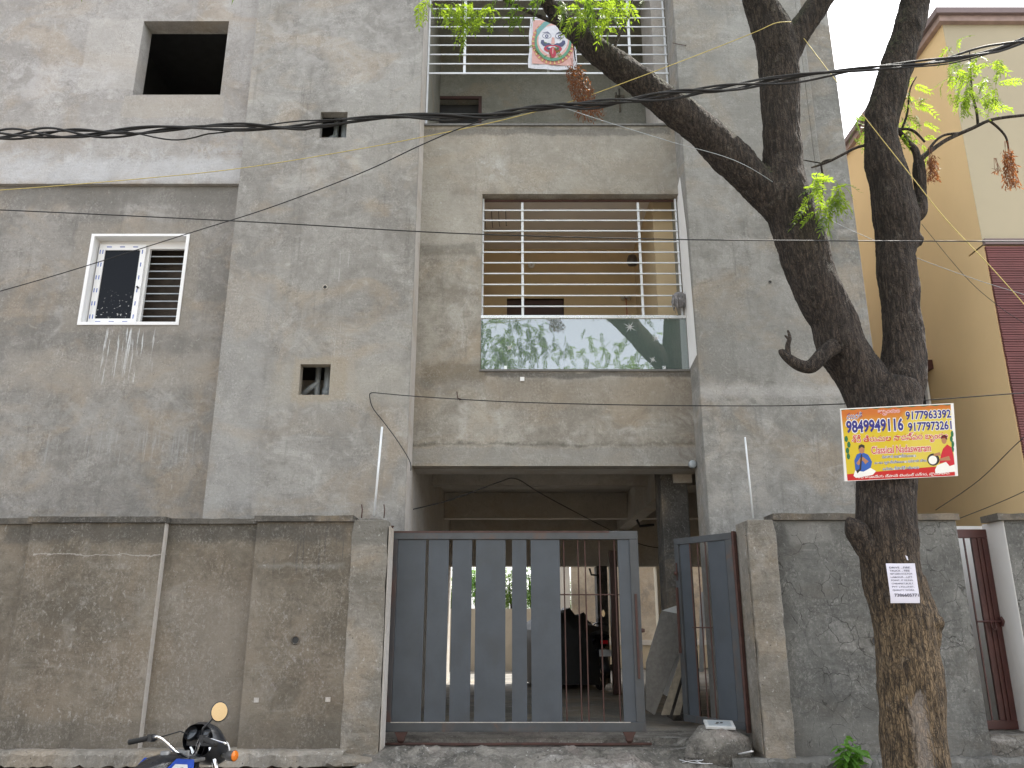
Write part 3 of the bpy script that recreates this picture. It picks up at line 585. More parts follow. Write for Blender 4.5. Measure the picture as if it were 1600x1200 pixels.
m = MB(); m.box(x0, 12, 19.15, 19.199, FLOOR, ZZ(1008.5, 19.1)); m.build('dado', mCream, NB)

# ============================================================ COMPOUND WALLS
CW = thing('compound_wall', 'long grey cement compound wall with stepped panels left of the sliding gate', 'wall', (-3.5, YW, 0))
ZT1, ZT2 = ZZ(817, YW - .09), ZZ(819, YW); zbase = ZZ(1170, YW - .09)
p0, p1, p2, p3 = XX(49, 822, YW - .09), XX(257, 822, YW - .09), XX(401.5, 820, YW - .09), XX(552, 830, YW - .09)
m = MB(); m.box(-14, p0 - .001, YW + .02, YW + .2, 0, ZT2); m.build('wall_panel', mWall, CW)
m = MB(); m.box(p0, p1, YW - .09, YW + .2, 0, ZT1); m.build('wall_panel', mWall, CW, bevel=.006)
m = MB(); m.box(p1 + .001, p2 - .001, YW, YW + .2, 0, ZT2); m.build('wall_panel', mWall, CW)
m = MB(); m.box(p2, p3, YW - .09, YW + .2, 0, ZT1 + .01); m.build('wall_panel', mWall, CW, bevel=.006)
m = MB(); m.box(p1 + .0005, p1 + .004, YW - .085, YW - .003, zbase, ZT1); m.build('panel_edge', mEdge, CW)
def coping(x0, x1, y, z, h, parent, mat=mCop):
    n = max(2, int((x1 - x0) / .12)); rs = []
    for i in range(n + 1):
        x = x0 + (x1 - x0) * i / n; e = lambda s_: (random.random() - .5) * s_
        rs.append([Vector((x, y - .035 + e(.008), z)), Vector((x, y - .035 + e(.008), z + h + e(.008))), Vector((x, y + .26, z + h)), Vector((x, y + .26, z))])
    m = MB(); m.loft(rs); m.sm = [False] * len(m.sm); return m.build('coping', mat, parent, fix=True)
ch = ZZ(808, YW - .09) - ZT1
coping(-14, p0 - .002, YW + .02, ZT2 + .001, ch, CW); coping(p0 - .02, p1 + .02, YW - .09, ZT1 + .001, ch, CW); coping(p1 + .025, p2 - .022, YW, ZT2 + .001, ch * .9, CW); coping(p2 - .02, p3, YW - .09, ZT1 + .011, ch, CW)
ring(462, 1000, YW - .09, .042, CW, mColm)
for (px, py) in ((400, 1094), (512, 1093)):
    c = WP(px, py, YW - .1); m = MB(); m.box(c.x - .022, c.x + .022, YW - .094, YW - .0905, c.z - .02, c.z + .02); m.build('cement_dab', mEdge, CW)
# plinth ledge (uneven) and rubble below it
def rough_strip(x0, x1, y0, y1, z0, z1, step, amp, seed):
    rs = []; n = int((x1 - x0) / step)
    for i in range(n + 1):
        x = x0 + (x1 - x0) * i / n; q = lambda k, s_=1: nz(x, k, 3 + s_ * 3, seed) * amp
        rs.append([Vector((x, y0 + q(1, 2), z0 + q(2, 3))), Vector((x, y0 + .01 + q(1.5, 2), z1 - .03 + q(3, 2))), Vector((x, y0 + .05 + q(4, 2), z1 + q(5) * .5)), Vector((x, y1, z1 + q(6) * .4)), Vector((x, y1, z0))])
    m = MB(); m.loft(rs); m.sm = [False] * len(m.sm); return m
m = rough_strip(-8, p3 + .05, YW - .26, YW - .02, zbase - .12, zbase + .0, .04, .03, 2); m.build('plinth', mPil, CW, fix=True)
mBrick = simple('rubble_stone', (.13, .10, .08), .9, scale=9, var=.4, bump=.6, dirt=(.17, .07, .045), dstr=.6); 
def blob(c, r, seed, n=8):
    b = bmesh.new(); bmesh.ops.create_icosphere(b, subdivisions=2, radius=1)
    for v in b.verts:
        k = 1 + .35 * mnoise.noise(v.co * 1.3 + Vector((seed, 0, 0))); v.co = Vector((v.co.x * r[0] * k, v.co.y * r[1] * k, v.co.z * r[2] * k)) + Vector(c)
    vs = [v.co.copy() for v in b.verts]; fs = [tuple(v.index for v in f.verts) for f in b.faces]; b.free(); return vs, fs
x = -5.2
while x < -1.5:
    ww = random.uniform(.09, .17); m = MB(); vs, fs = blob((x + ww / 2, YW - .20, zbase - .18 + random.uniform(-.02, .01)), (ww * .52, .08, .065), x * 3); m.add(vs, fs, 0, True); m.build('rubble_stone', mBrick, CW); x += ww
# gate pillars
def pillar(x0, x1, y0, y1, z0, z1, parent, seed, mat=mPil, reveal=None):
    nzv = 40; rs = []
    for j in range(nzv + 1):
        z = z0 + (z1 - z0) * j / nzv
        e = lambda k: nz(z, k, 5, seed) * .012; tp = (sm(z1 - .12, z1, z)) * .012
        rs.append([Vector((x0 + e(1) + tp, y0 + e(2), z)), Vector((x1 + e(3) - tp, y0 + e(4), z)), Vector((x1 + e(3) - tp, y1, z)), Vector((x0 + e(1) + tp, y1, z))])
    m = MB(); m.loft(rs); m.sm = [False] * len(m.sm); o = m.build('gate_pillar', mat, parent, fix=True, bevel=.008); return o
pz = ZZ(812, 7.6)
lp0, lp1 = XX(550, 830, 7.6), XX(605.5, 830, 7.6)
pillar(lp0, lp1, 7.60, 7.88, 0, pz, CW, 3)
m = MB(); m.box(lp1 + .008, lp1 + .018, 7.63, 7.885, ZZ(1178, 7.6), pz - .06); m.build('pillar_reveal', mEdge, CW)
m = MB(); vs, fs = blob(((lp0 + lp1) / 2, 7.74, pz - .005), (.16, .13, .035), 3); m.add(vs, fs, 0, False); m.build('pillar_top', mCop, CW)
for px in (565, 600):
    c = WP(px, 806, 7.7); m = MB(); m.tube([c + Vector((0, 0, -.02)), c + Vector((.004, 0, .06)), c + Vector((-.006, 0, .11))], .006, 6); m.build('rebar', mRust, CW)
m = MB(); vs, fs = blob(((lp0 + lp1) / 2 - .08, 7.5, ZZ(1188, 7.5)), (.22, .14, .05), 9); m.add(vs, fs, 0, False); m.build('footing', mPil, CW)
m = MB(); m.cyl(WP(584.5, 806, 7.74), WP(597, 667, 7.74), .0115, 12); o = m.build('conduit_pipe', mWhiteBar); tag(o, 'thin pale conduit pipe standing on the left gate pillar', 'pipe')
CR = thing('compound_wall', 'cracked grey cement compound wall behind the tree, right of the wicket gate', 'wall', (3.5, YW, 0))
rp0, rp1 = XX(1168, 830, 7.6), XX(1212, 830, 7.6)
pillar(rp0, rp1, 7.60, 8.02, 0, pz, CR, 6)
m = MB(); m.box(rp0 - .012, rp0 - .004, 7.64, 8.0, ZZ(1180, 7.6), pz - .08); m.build('pillar_reveal', mPil, CR)
rx1 = XX(1496, 830, YW); zr_ = ZZ(813, YW)
m = MB(); m.box(rp1 + .012, rx1, YW, YW + .2, 0, zr_); m.build('wall_panel', mWallR, CR, bevel=.006)
coping(rp1 + .01, rx1 + .02, YW, zr_ + .001, ZZ(803, YW) - zr_, CR)
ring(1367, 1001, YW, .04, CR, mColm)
m = rough_strip(rx1 - 2.35, rx1 + .35, YW - .16, YW - .005, ZZ(1210, YW), ZZ(1182, YW), .04, .04, 5); m.build('plinth', mWallR, CR, fix=True)
m = MB(); m.cyl(WP(1177, 810, 7.8), WP(1164, 683, 7.8), .009, 12); o = m.build('conduit_pipe', mWhiteBar); tag(o, 'thin pale conduit pipe standing on the right gate pillar', 'pipe')
# far right wall with white end
NW = thing('neighbour_wall', 'grey cement wall with white end face right of the maroon gate', 'wall', (6, YW, 0))
nx0 = XX(1590, 960, YW - .02)
nx0 = XX(1571, 830, YW)
m = MB(); m.box(nx0, 14, YW, YW + .2, 0, zr_ + .0); m.build('wall_panel', mWallR, NW)
m = MB(); m.box(nx0 - .006, nx0 + .002, YW + .004, YW + .36, 0, zr_ - .002); m.build('white_end_face', mWhiteWall, NW)
m = MB(); m.box(nx0 + .003, nx0 + .2, YW + .2, YW + .355, 0, zr_ - .002); m.build('wall_return', mWallR, NW)
coping(nx0 - .07, 14, YW, zr_ + .001, ZZ(803, YW) - zr_, NW)
m = MB(); m.box(rx1 + .002, nx0, YW + .02, YW + .5, 0, ZZ(1148, YW + .02)); m.build('threshold', mGrd, NW)
m = MB(); m.box(rx1 - .5, 5.5, 9.0, 9.1, 0, ZZ(822, 9.0)); o = m.build('white_side_wall', mWhiteWall); tag(o, 'white painted wall standing behind the maroon gate', 'wall')

# maroon gate
Yr = 8.0
MG = thing('maroon_gate', 'narrow maroon steel gate with latch in the right hand wall gap', 'gate', (XX(1545, 1140, Yr), Yr, ZZ(1145, Yr)))
gx0 = rx1 + .012; gx1 = XX(1541, 830, Yr); gz0, gz1 = ZZ(1140, Yr), ZZ(827, Yr)
m = MB(); m.box(gx0, gx1, Yr, Yr + .04, gz1 - .085, gz1); m.build('top_rail', mMaroon, MG, bevel=.004)
m = MB(); m.box(gx0, gx1, Yr, Yr + .04, gz0, gz0 + .08); m.build('bottom_rail', mMaroon, MG, bevel=.004)
m = MB(); m.box(gx1 - .16, gx1, Yr + .002, Yr + .035, gz0 + .081, gz1 - .086); m.build('stile', mMaroon, MG, bevel=.004)
for k in (.055, .10):
    m = MB(); m.box(gx1 - k - .008, gx1 - k + .004, Yr - .012, Yr + .001, gz0 + .081, gz1 - .086); m.build('rib', mMaroon, MG)
m = MB(); m.box(gx1 - .235, gx1 - .222, Yr + .01, Yr + .024, gz0 + .081, gz1 - .086); m.build('bar', mMaroon, MG)
m = MB(); zl = ZZ(971, Yr); m.cyl((gx1 - .25, Yr - .03, zl), (gx1 + .0, Yr - .03, zl), .009, 8); m.tube([(gx1 - .02, Yr - .03, zl + .04), (gx1 - .005, Yr - .045, zl), (gx1 - .02, Yr - .03, zl - .04)], .015, 8)
m.tube([(gx1 - .12, Yr - .03, zl), (gx1 - .12, Yr - .04, zl - .06), (gx1 - .10, Yr - .04, zl - .085), (gx1 - .08, Yr - .04, zl - .06), (gx1 - .08, Yr - .03, zl)], .007, 8); m.build('latch', mMaroon, MG)

# ============================================================ SLIDING GATE
gb, gt = ZZ(1143, YG), ZZ(830, YG); gx0, gx1 = XX(611, 836, YG), XX(995.5, 836, YG)
SG = thing('sliding_gate', 'wide grey steel sliding gate with vertical slats and rusty bars', 'gate', ((gx0 + gx1) / 2, YG, gb))
rt, rb = gt - ZZ(843, YG), ZZ(1128, YG) - gb
m = MB(); m.box(gx0, gx1, YG - .03, YG + .03, gt - rt, gt); m.build('top_rail', mGreyF, SG, bevel=.004)
m = MB(); m.box(gx0, gx1, YG - .03, YG + .03, gb, gb + rb); m.build('bottom_rail', mGreyF, SG, bevel=.004)
m = MB(); m.box(gx0, gx0 + .075, YG - .028, YG + .028, gb + rb, gt - rt); m.build('stile', simple('rust_stained_enamel', (.055, .052, .056), .55, scale=5, var=.3, bump=.12, dirt=(.085, .04, .03), dstr=.85, obj=False), SG, bevel=.004)
m = MB(); m.box(gx1 - .085, gx1, YG - .028, YG + .028, gb + rb, gt - rt); m.build('stile', mGreyF, SG, bevel=.004)
for (a, b2) in ((622, 666), (670.5, 702), (707.5, 738), (744, 790), (800, 822.5), (829, 874), (964.5, 983)):
    xa = max(XX(a, 845, YG), gx0 + .076); xb_ = XX(b2, 845, YG)
    m = MB(); m.box(xa, xb_, YG - .012 + random.uniform(-.002, .002), YG + .006, gb + rb + .001, gt - rt - .001); m.build('slat', mGrey, SG, bevel=.002)
for a in (881, 903, 913.5, 935.8, 960):
    xx = XX(a, 845, YG); m = MB(); m.cyl((xx, YG + .014, gb + rb), (xx + random.uniform(-.004, .004), YG + .014, gt - rt), .0065, 8); m.build('bar', mRust, SG)
m = MB(); z = ZZ(929, YG); m.cyl((XX(875, 900, YG), YG + .028, z), (XX(968, 900, YG) + .02, YG + .028, z), .006, 8); m.build('cross_bar', mRust, SG)
m = MB(); xx = gx1 - .045; m.box(xx - .011, xx + .011, YG - .045, YG - .028, ZZ(1060, YG), ZZ(928, YG)); m.build('handle', mRust, SG, bevel=.003)
m = MB(); m.box(gx0 + .074, gx1 - .14, YG - .0315, YG - .0295, gb + rb - .004, gb + rb + .003); m.build('weld_line', mEdge, SG)
m = MB(); m.box(gx0 + .01, gx1 - .28, YG - .033, YG - .0305, gt - .018, gt - .002); m.build('rust_strip', mRust, SG)
for px in (627, 983):
    xx = XX(px, 1148, YG); m = MB(); m.prism([(xx - .06, gb - .001), (xx + .06, gb - .001), (xx + .022, gb - .075), (xx - .022, gb - .075)], YG - .03, YG - .015); m.prism([(xx - .06, gb - .001), (xx + .06, gb - .001), (xx + .022, gb - .075), (xx - .022, gb - .075)], YG + .015, YG + .03)
    m.build('wheel_bracket', mRust, SG); m = MB(); m.cyl((xx, YG - .012, gb - .065), (xx, YG + .012, gb - .065), .035, 18); m.build('wheel', mRust, SG)
zt_ = ZZ(1160, YG); m = MB(); m.tube([(gx0 - .05 + k * (gx1 - gx0 + .1) / 14, YG + .0 + .003 * (k % 2), gb - .108 + .002 * math.sin(k)) for k in range(15)], .013, 8); o = m.build('gate_track', mRust); tag(o, 'rusty round steel track rod lying under the sliding gate', 'rail')
m = MB(); m.cyl((gx0 + .01, YG - .06, gt - .03), (gx0 + .01, YG - .06, gt + .035), .017, 12); m.cyl((gx0 + .01, YG - .06, gt + .035), (gx0 + .01, YG - .06, gt + .045), .026, 12); m.build('guide_roller', mRust, SG)
m = MB(); m.lathe([(.001, .02), (.022, .015), (.022, -.015), (.001, -.02)], Matrix.Translation((gx1 + .01, YG - .01, ZZ(985, YG))), 12); m.build('latch', mRust, SG)

# wicket gate, local x from hinge (0) to free end (-L)
hz0, hz1 = ZZ(1141, 7.95), ZZ(832, 7.95); hx = XX(1144, 834, 7.95); fxp = WP(1070, 846, 8.5); L = .80
ang = math.atan2(fxp.y - 7.95, fxp.x - hx)
WG = thing('wicket_gate', 'small grey steel wicket gate leaf standing ajar by the right pillar', 'gate', (hx, 7.95, hz0), rot=(0, 0, ang - 0.0))
H = hz1 - hz0
def wb(nm, x0, x1, z0, z1, mat, t=.022, **kw): m = MB(); m.box(x0, x1, -t, t, z0, z1); return m.build(nm, mat, WG, rel=False, **kw)
wb('top_rail', 0, L, H - .065, H, mGreyF, bevel=.003); wb('bottom_rail', 0, L, 0, .065, mGreyF, bevel=.003)
wb('stile', 0, .085, .066, H - .066, mGreyF, .021, bevel=.003); wb('stile', L - .06, L, .066, H - .066, mGreyF, .021, bevel=.003)
wb('slat', .10, .33, .066, H - .066, mGrey, .006); wb('slat', L - .21, L - .075, .066, H - .066, mGrey, .006)
for xk in (.36, .47, .58):
    m = MB(); m.cyl((xk, .01, .066), (xk, .01, H - .066), .007, 8); m.build('bar', mRust, WG, rel=False)
m = MB(); m.cyl((.33, .02, H * .5), (.6, .02, H * .5), .006, 8); m.build('cross_bar', mRust, WG, rel=False)
m = MB(); m.box(L - .03, L - .008, .022, .04, H * .36, H * .72); m.build('handle', mRust, WG, rel=False)
m = MB(); m.lathe([(.001, .02), (.02, .012), (.02, -.012), (.001, -.02)], Matrix.Translation((L - .03, .045, H * .80)) @ Matrix.Rotation(R(90), 4, 'X'), 12); m.cyl((L - .03, .03, H * .76), (L - .03, .03, H * .86), .008, 8); m.build('latch', mRust, WG, rel=False)
wb('hinge_post', -.03, -.004, -.02, H + .01, mRust, .02)

# ============================================================ clutter by the wicket
def slab(pts, Y, th, mat, label, tilt=0.0):
    P_ = [WP(px, py, Y) for px, py in pts]; c = sum(P_, Vector()) / len(P_)
    m = MB(); m.prism([(p.x - c.x, p.z - c.z) for p in P_], -th / 2, th / 2)
    o = m.build('stone_slab', mat); o.location = c; o.rotation_euler = (0, 0, R(tilt)); tag(o, label, 'stone slab', 'stone slabs leaning behind the wicket gate'); return o
slab([(1008, 1108), (1009, 1035), (1034, 954), (1077, 962), (1073, 985), (1022, 1117)], 9.05, .025, mGranite, 'large grey slab leaning at the front of the stack', 6)
slab([(1034, 954), (1076, 940), (1082, 1000), (1045, 1090), (1030, 1080)], 9.2, .02, mGraniteW, 'pale grey slab behind the large slab in the stack, its top corner showing', 2)
slab([(1072, 1000), (1081, 1000), (1046, 1117), (1033, 1117)], 9.0, .03, mWoodB, 'long pale batten like slab leaning right of the large slab')
slab([(1083, 1010), (1090, 1010), (1062, 1117), (1052, 1117)], 8.98, .03, mWoodB, 'narrow brown slab leaning second from the right')
slab([(1086, 1040), (1093, 1116), (1072, 1113)], 8.95, .02, mGraniteW, 'small white triangular slab offcut beside the wicket gate')
slab([(1094, 925), (1102, 925), (1099, 1050), (1093, 1050)], 9.15, .03, mGraniteW, 'tall white narrow slab seen through the wicket gate bars')
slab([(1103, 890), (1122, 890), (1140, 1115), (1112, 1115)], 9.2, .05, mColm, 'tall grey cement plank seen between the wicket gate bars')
MO = MB(); vs, fs = blob((XX(1120, 1150, 7.75), 7.74, ZZ(1172, 7.75)), (.30, .20, .21), 4); MO.add(vs, fs, 0, True); o = MO.build('cement_mound', mGrd); tag(o, 'rounded cement mound at the foot of the wicket gate', 'mound')
cc = WP(1122, 1128, 7.8); m = MB(); m.box(-.13, .13, -.09, .09, -.012, .012, M=Matrix.Translation((cc.x, 7.76, ZZ(1136, 7.76) + .02)) @ Matrix.Rotation(R(12), 4, 'X') @ Matrix.Rotation(R(-6), 4, 'Z'))
m2 = m; CC = thing('inspection_cover', 'small square pale inspection cover set in the cement mound', 'cover', (cc.x, 7.76, cc.z)); m.build('lid', mGraniteW, CC, bevel=.004)
m = MB(); m.box(-.1, .1, -.065, .065, .0125, .0155, M=Matrix.Translation((cc.x, 7.76, ZZ(1136, 7.76) + .02)) @ Matrix.Rotation(R(12), 4, 'X') @ Matrix.Rotation(R(-6), 4, 'Z')); m.build('inset_panel', mPVC, CC)
m = MB()
for dxk in (-.018, .018): m.lathe([(.012, 0), (.012, .006), (.0005, .006)], Matrix.Translation((cc.x + dxk, 7.75, ZZ(1136, 7.76) + .036)), 10)
m.build('lift_hole', mDark, CC)
mstep = MB(); vs, fs = blob((XX(1148, 1155, 7.9), 7.95, ZZ(1165, 7.95)), (.12, .10, .12), 14); mstep.add(vs, fs, 0, True); o = mstep.build('rubble_stone', mBrick); tag(o, 'dark stone wedged between the cement mound and the right pillar', 'stone')
# kolam drawing: chalk curls on the ramp
def draped(px, py):
    a = WP(px, py, 7.0)                                                   # march the view ray down onto the ramp surface
    for k in range(400):
        Y = 6.7 + k * .004; p = WP(px, py, Y)
        if p.z <= ramp(p.x, p.y) + .006: return Vector((p.x, p.y, ramp(p.x, p.y) + .008))
    return a
K = MB()
def chalk(pts, r=.006):
    q = [draped(*p) for p in pts]; K.tube(q, r * 1.3, 5, sq=.4)
def spiral(cx, cy, r0, turns, sx=1.0):
    return [(cx + sx * r0 * (1 - k / 30 * .85) * math.cos(k / 30 * turns * 6.28), cy + .45 * r0 * (1 - k / 30 * .85) * math.sin(k / 30 * turns * 6.28)) for k in range(31)]
chalk(spiral(1108, 1184, 8, 1.8)); chalk(spiral(1126, 1187, 7, 1.5, -1)); chalk(spiral(1094, 1187, 6, 1.4, -1))
chalk([(1062, 1188), (1080, 1192), (1100, 1194), (1120, 1194), (1140, 1190), (1165, 1186)]); chalk([(1135, 1190), (1142, 1184), (1160, 1183), (1174, 1180)]); chalk([(1066, 1192), (1085, 1189), (1095, 1193)], .005); chalk([(1150, 1180), (1175, 1174)], .012)
o = K.build('rangoli_drawing', mKolam); tag(o, 'white chalk rangoli curls drawn on the ramp below the wicket gate', 'rangoli')
# wires under the parking soffit
def wire(nm, pts, r, mat, label, cat='wire', depth=None, n=6, sub_=8):
    P_ = [WP(px, py, Y) for px, py, Y in pts]; q = []
    for i in range(len(P_) - 1):
        p0_, p1_, p2_, p3_ = P_[max(i - 1, 0)], P_[i], P_[i + 1], P_[min(i + 2, len(P_) - 1)]
        for k in range(sub_):
            t = k / sub_; q.append(.5 * ((2 * p1_) + (p2_ - p0_) * t + (2 * p0_ - 5 * p1_ + 4 * p2_ - p3_) * t * t + (3 * p1_ - p0_ - 3 * p2_ + p3_) * t ** 3))
    q.append(P_[-1]); m = MB(); m.tube(q, r, n); o = m.build(nm, mat); return tag(o, label, cat)
wire('electric_wire', [(644, 796, 9.2), (690, 785, 9.2), (730, 772, 9.2), (780, 753, 9.3), (806, 748, 9.3), (840, 768, 10), (880, 790, 11), (945, 824, 12.5), (1000, 850, 13.2), (1037, 857, 13.4)], .007, mBlack, 'black wire slung under the parking ceiling behind the sliding gate')

# ============================================================ MOTORCYCLES
def motorcycle(label, loc, rotz, lean, tankm, sticker=True, mirrors=(1,), group=None):
    T = thing('motorcycle', label, 'motorcycle', loc, group, (0, lean, rotz))
    def b(m, nm, mat, parent=T, **kw): return m.build(nm, mat, parent, rel=False, **kw)
    def wheel(y, r, nm):
        m = MB(); rm = Matrix.Translation((0, y, r)) @ Matrix.Rotation(R(90), 4, 'Y')
        m.lathe([(r - .055, -.035), (r - .02, -.042), (r, -.015), (r, .015), (r - .02, .042), (r - .055, .035)], rm, 40, close=True); W_ = b(m, nm, mRubber)
        m = MB(); m.lathe([(r - .07, -.02), (r - .052, -.03), (r - .052, .03), (r - .07, .02)], rm, 40, close=True)
        m.lathe([(.001, -.05), (.05, -.05), (.05, .05), (.001, .05)], rm, 20)
        for k in range(18):
            a = k * math.pi / 9; m.cyl((.03 * (1 if k % 2 else -1), y + .04 * math.cos(a), r + .04 * math.sin(a)), (0, y + (r - .06) * math.cos(a), r + (r - .06) * math.sin(a)), .003, 5)
        b(m, 'rim', mChrome, W_)
    wheel(.66, .30, 'wheel'); wheel(-.60, .29, 'wheel')
    for s in (-1, 1):
        m = MB(); m.cyl((s * .085, .66, .30), (s * .085, .40, .93), .022, 12, r2=.018); b(m, 'fork_leg', mChrome)
    m = MB(); rs = []
    for k in range(11):
        a = R(20 + k * 13); y, z = .66 + .345 * math.cos(a + R(10)), .30 + .345 * math.sin(a + R(10)); rs.append([Vector((-.065, y, z)), Vector((-.05, y, z + .012)), Vector((.05, y, z + .012)), Vector((.065, y, z)), Vector((0, y, z - .004))])
    m.loft(rs); b(m, 'front_fender', tankm, fix=True)
    m = MB(); m.tube([(0, .38, .88), (0, .30, .62), (0, .18, .30), (0, -.15, .28), (0, -.3, .42)], .022, 10)
    for s in (-1, 1): m.tube([(0, .38, .86), (s * .07, .1, .74), (s * .11, -.3, .70), (s * .11, -.72, .76)], .015, 8); m.tube([(s * .09, -.25, .42), (s * .11, -.60, .29)], .02, 8)
    b(m, 'frame', mBlkPl)
    m = MB(); m.box(-.11, .11, -.15, .17, .26, .48); m.lathe([(.07, -.08)] + [(.11 if k % 2 else .08, -.08 + k * .02) for k in range(1, 12)] + [(.07, .16)], Matrix.Translation((0, .17, .52)) @ Matrix.Rotation(R(-25), 4, 'X'), 20)
    m.lathe([(.001, -.14), (.09, -.13), (.10, 0), (.09, .13), (.001, .14)], Matrix.Translation((0, -.05, .36)) @ Matrix.Rotation(R(90), 4, 'Y'), 20); b(m, 'engine', mEngine, bevel=.01)
    m = MB(); m.tube([(.1, .22, .48), (.13, .3, .3), (.14, .1, .22), (.15, -.3, .27), (.16, -.85, .36)], [.02, .02, .022, .045, .05], 14); b(m, 'exhaust_pipe', mChrome)
    def body(secs, n=16, sq=2.6):
        rs = []
        for (y, cz, hw, hh) in secs:
            rr = []
            for k in range(n):
                a = 2 * math.pi * k / n; cx_, sx_ = math.cos(a), math.sin(a)
                rr.append(Vector((hw * math.copysign(abs(cx_) ** (2 / sq), cx_), y, cz + hh * math.copysign(abs(sx_) ** (2 / sq), sx_))))
            rs.append(rr)
        return rs
    m = MB(); m.loft(body([(.26, .81, .04, .04), (.24, .82, .08, .075), (.14, .83, .12, .10), (0, .82, .13, .10), (-.12, .79, .11, .08), (-.18, .77, .08, .05)])); TK = b(m, 'fuel_tank', tankm, fix=True)
    m = MB(); m.lathe([(.001, .012), (.03, .01), (.034, -.01)], Matrix.Translation((0, .08, .932)), 18); b(m, 'tank_cap', mEngine, TK)
    if sticker:
        for s in (-1, 1):
            m = MB()
            def sk(pts, mi, e): 
                m.add([Vector((s * (.1325 + e) * (1 - ((y - .1) / .6) ** 2 * 1.2), y - .06, z - .045)) for y, z in pts], [tuple(range(len(pts)))] if s < 0 else [tuple(range(len(pts)))[::-1]], mi)
            sk([(.27, .83), (.27, .92), (.1, .95), (-.04, .86), (-.02, .80)], 0, .004); sk([(.22, .84), (.2, .90), (.09, .92), (.0, .86), (.02, .82)], 1, .007)
            for q in range(3): text_mesh('RS'[q % 2], .15 - q * .045, .18 - q * .045, .855, .885, m, 2, 0) if False else None
            for q in range(3): sk([(.16 - q * .04, .86), (.16 - q * .04, .89), (.135 - q * .04, .89), (.135 - q * .04, .86)], 2, .009)
            b(m, 'tank_graphic', [mBlueP, mWhiteP, mEngine], TK)
    m = MB(); m.loft(body([(-.12, .80, .10, .035), (-.3, .80, .14, .05), (-.55, .83, .14, .05), (-.75, .86, .12, .045), (-.82, .87, .08, .03)])); b(m, 'seat', mRubber, fix=True)
    for s in (-1, 1):
        m = MB(); m.loft([[Vector((s * (.10 + .02 * (k % 2)), y, z)) for k, z in enumerate((a, (a + c) / 2, c, (a + c) / 2 - .01))] for y, a, c in ((-.1, .52, .74), (-.3, .50, .76), (-.55, .62, .80), (-.8, .76, .84))]); b(m, 'side_panel', tankm, fix=True)
    m = MB(); rs = []
    for k in range(9):
        a = R(60 + k * 14); y, z = -.60 + .34 * math.cos(a + R(20)), .29 + .34 * math.sin(a + R(20)); rs.append([Vector((-.075, y, z - .02)), Vector((-.06, y, z + .012)), Vector((.06, y, z + .012)), Vector((.075, y, z - .02))])
    m.loft(rs); b(m, 'rear_fender', mBlkPl, fix=True)
    m = MB(); m.box(-.06, .06, -.92, -.86, .70, .76); b(m, 'tail_light', mRed, bevel=.012)
    m = MB(); m.box(-.1, .1, -.95, -.945, .52, .62); b(m, 'number_plate', mWhiteP)
    # handlebar
    m = MB(); pts = [(-.36, .13, .985), (-.22, .17, 1.01), (-.17, .195, 1.01), (-.075, .27, .89), (0, .28, .88), (.075, .27, .89), (.17, .195, 1.01), (.22, .17, 1.01), (.36, .13, .985)]
    q = []
    for i in range(len(pts) - 1):
        for k in range(5): q.append(Vector(pts[i]).lerp(Vector(pts[i + 1]), k / 5))
    q.append(Vector(pts[-1])); q = [sum((q[max(0, min(len(q) - 1, i + d))] for d in (-2, -1, 0, 1, 2)), Vector()) / 5 for i in range(len(q))]
    m.tube(q, .0115, 12); HB = b(m, 'handlebar', mChrome)
    m = MB(); m.box(-.10, .10, .24, .34, .85, .872); m.lathe([(.001, .02), (.022, .02), (.022, -.03)], Matrix.Translation((0, .27, .90)), 14); b(m, 'fork_clamp', mEngine, bevel=.006)
    for s in (-1, 1):
        m = MB(); a_, b_ = Vector((s * .375, .125, .982)), Vector((s * .245, .162, 1.004)); m.tube([a_.lerp(b_, k / 12) for k in range(13)], [.0185 if k % 2 else .017 for k in range(13)], 14); b(m, 'grip', mRubber, HB)
        m = MB(); m.lathe([(.001, .03), (.022, .028), (.026, 0), (.022, -.028), (.001, -.03)], Matrix.Translation((s * .225, .175, 1.005)) @ Matrix.Rotation(R(90), 4, 'Y'), 14); m.box(s * .225 - .02, s * .225 + .02, .15, .18, .985, 1.03); b(m, 'switch_housing', mBlkPl, HB)
        m = MB(); m.tube([(s * .215, .20, 1.0), (s * .25, .225, .998), (s * .33, .215, .985), (s * .385, .205, .975)], [.008, .007, .006, .008], 8); b(m, 'lever', mChrome, HB)
        m = MB(); m.tube([(s * .21, .2, 1.0), (s * .13, .33, 1.03), (s * .05, .40, .98), (s * .02, .38, .85)], .0045, 6); b(m, 'cable', mBlack, HB)
        if s in mirrors:
            m = MB(); st = Vector((s * .20, .185, 1.02)); en = Vector((s * .275, .21, 1.145)); m.tube([st, st + Vector((0, 0, .05)), (st + en) / 2 + Vector((s * .0, 0, .02)), en], .0065, 8); MR = b(m, 'mirror_stem', mBlkPl, HB)
            Mm = Matrix.Translation((s * .315, .20, 1.17)) @ Vector((.60 if s > 0 else -.1, -.78, .03)).to_track_quat('Z', 'Y').to_matrix().to_4x4() @ Matrix.Diagonal((1.0, 1.15, 1, 1))
            m = MB(); m.lathe([(.05, .006), (.056, .004), (.056, -.006), (.045, -.022), (.001, -.032)], Mm, 28); b(m, 'mirror_shell', mBlkPl, HB)
            m = MB(); m.lathe([(.0005, .0045), (.051, .0045)], Mm, 28); b(m, 'mirror_glass', mMirror, HB)
    # cowl: rounded fly screen around gauges
    m = MB(); rs = []
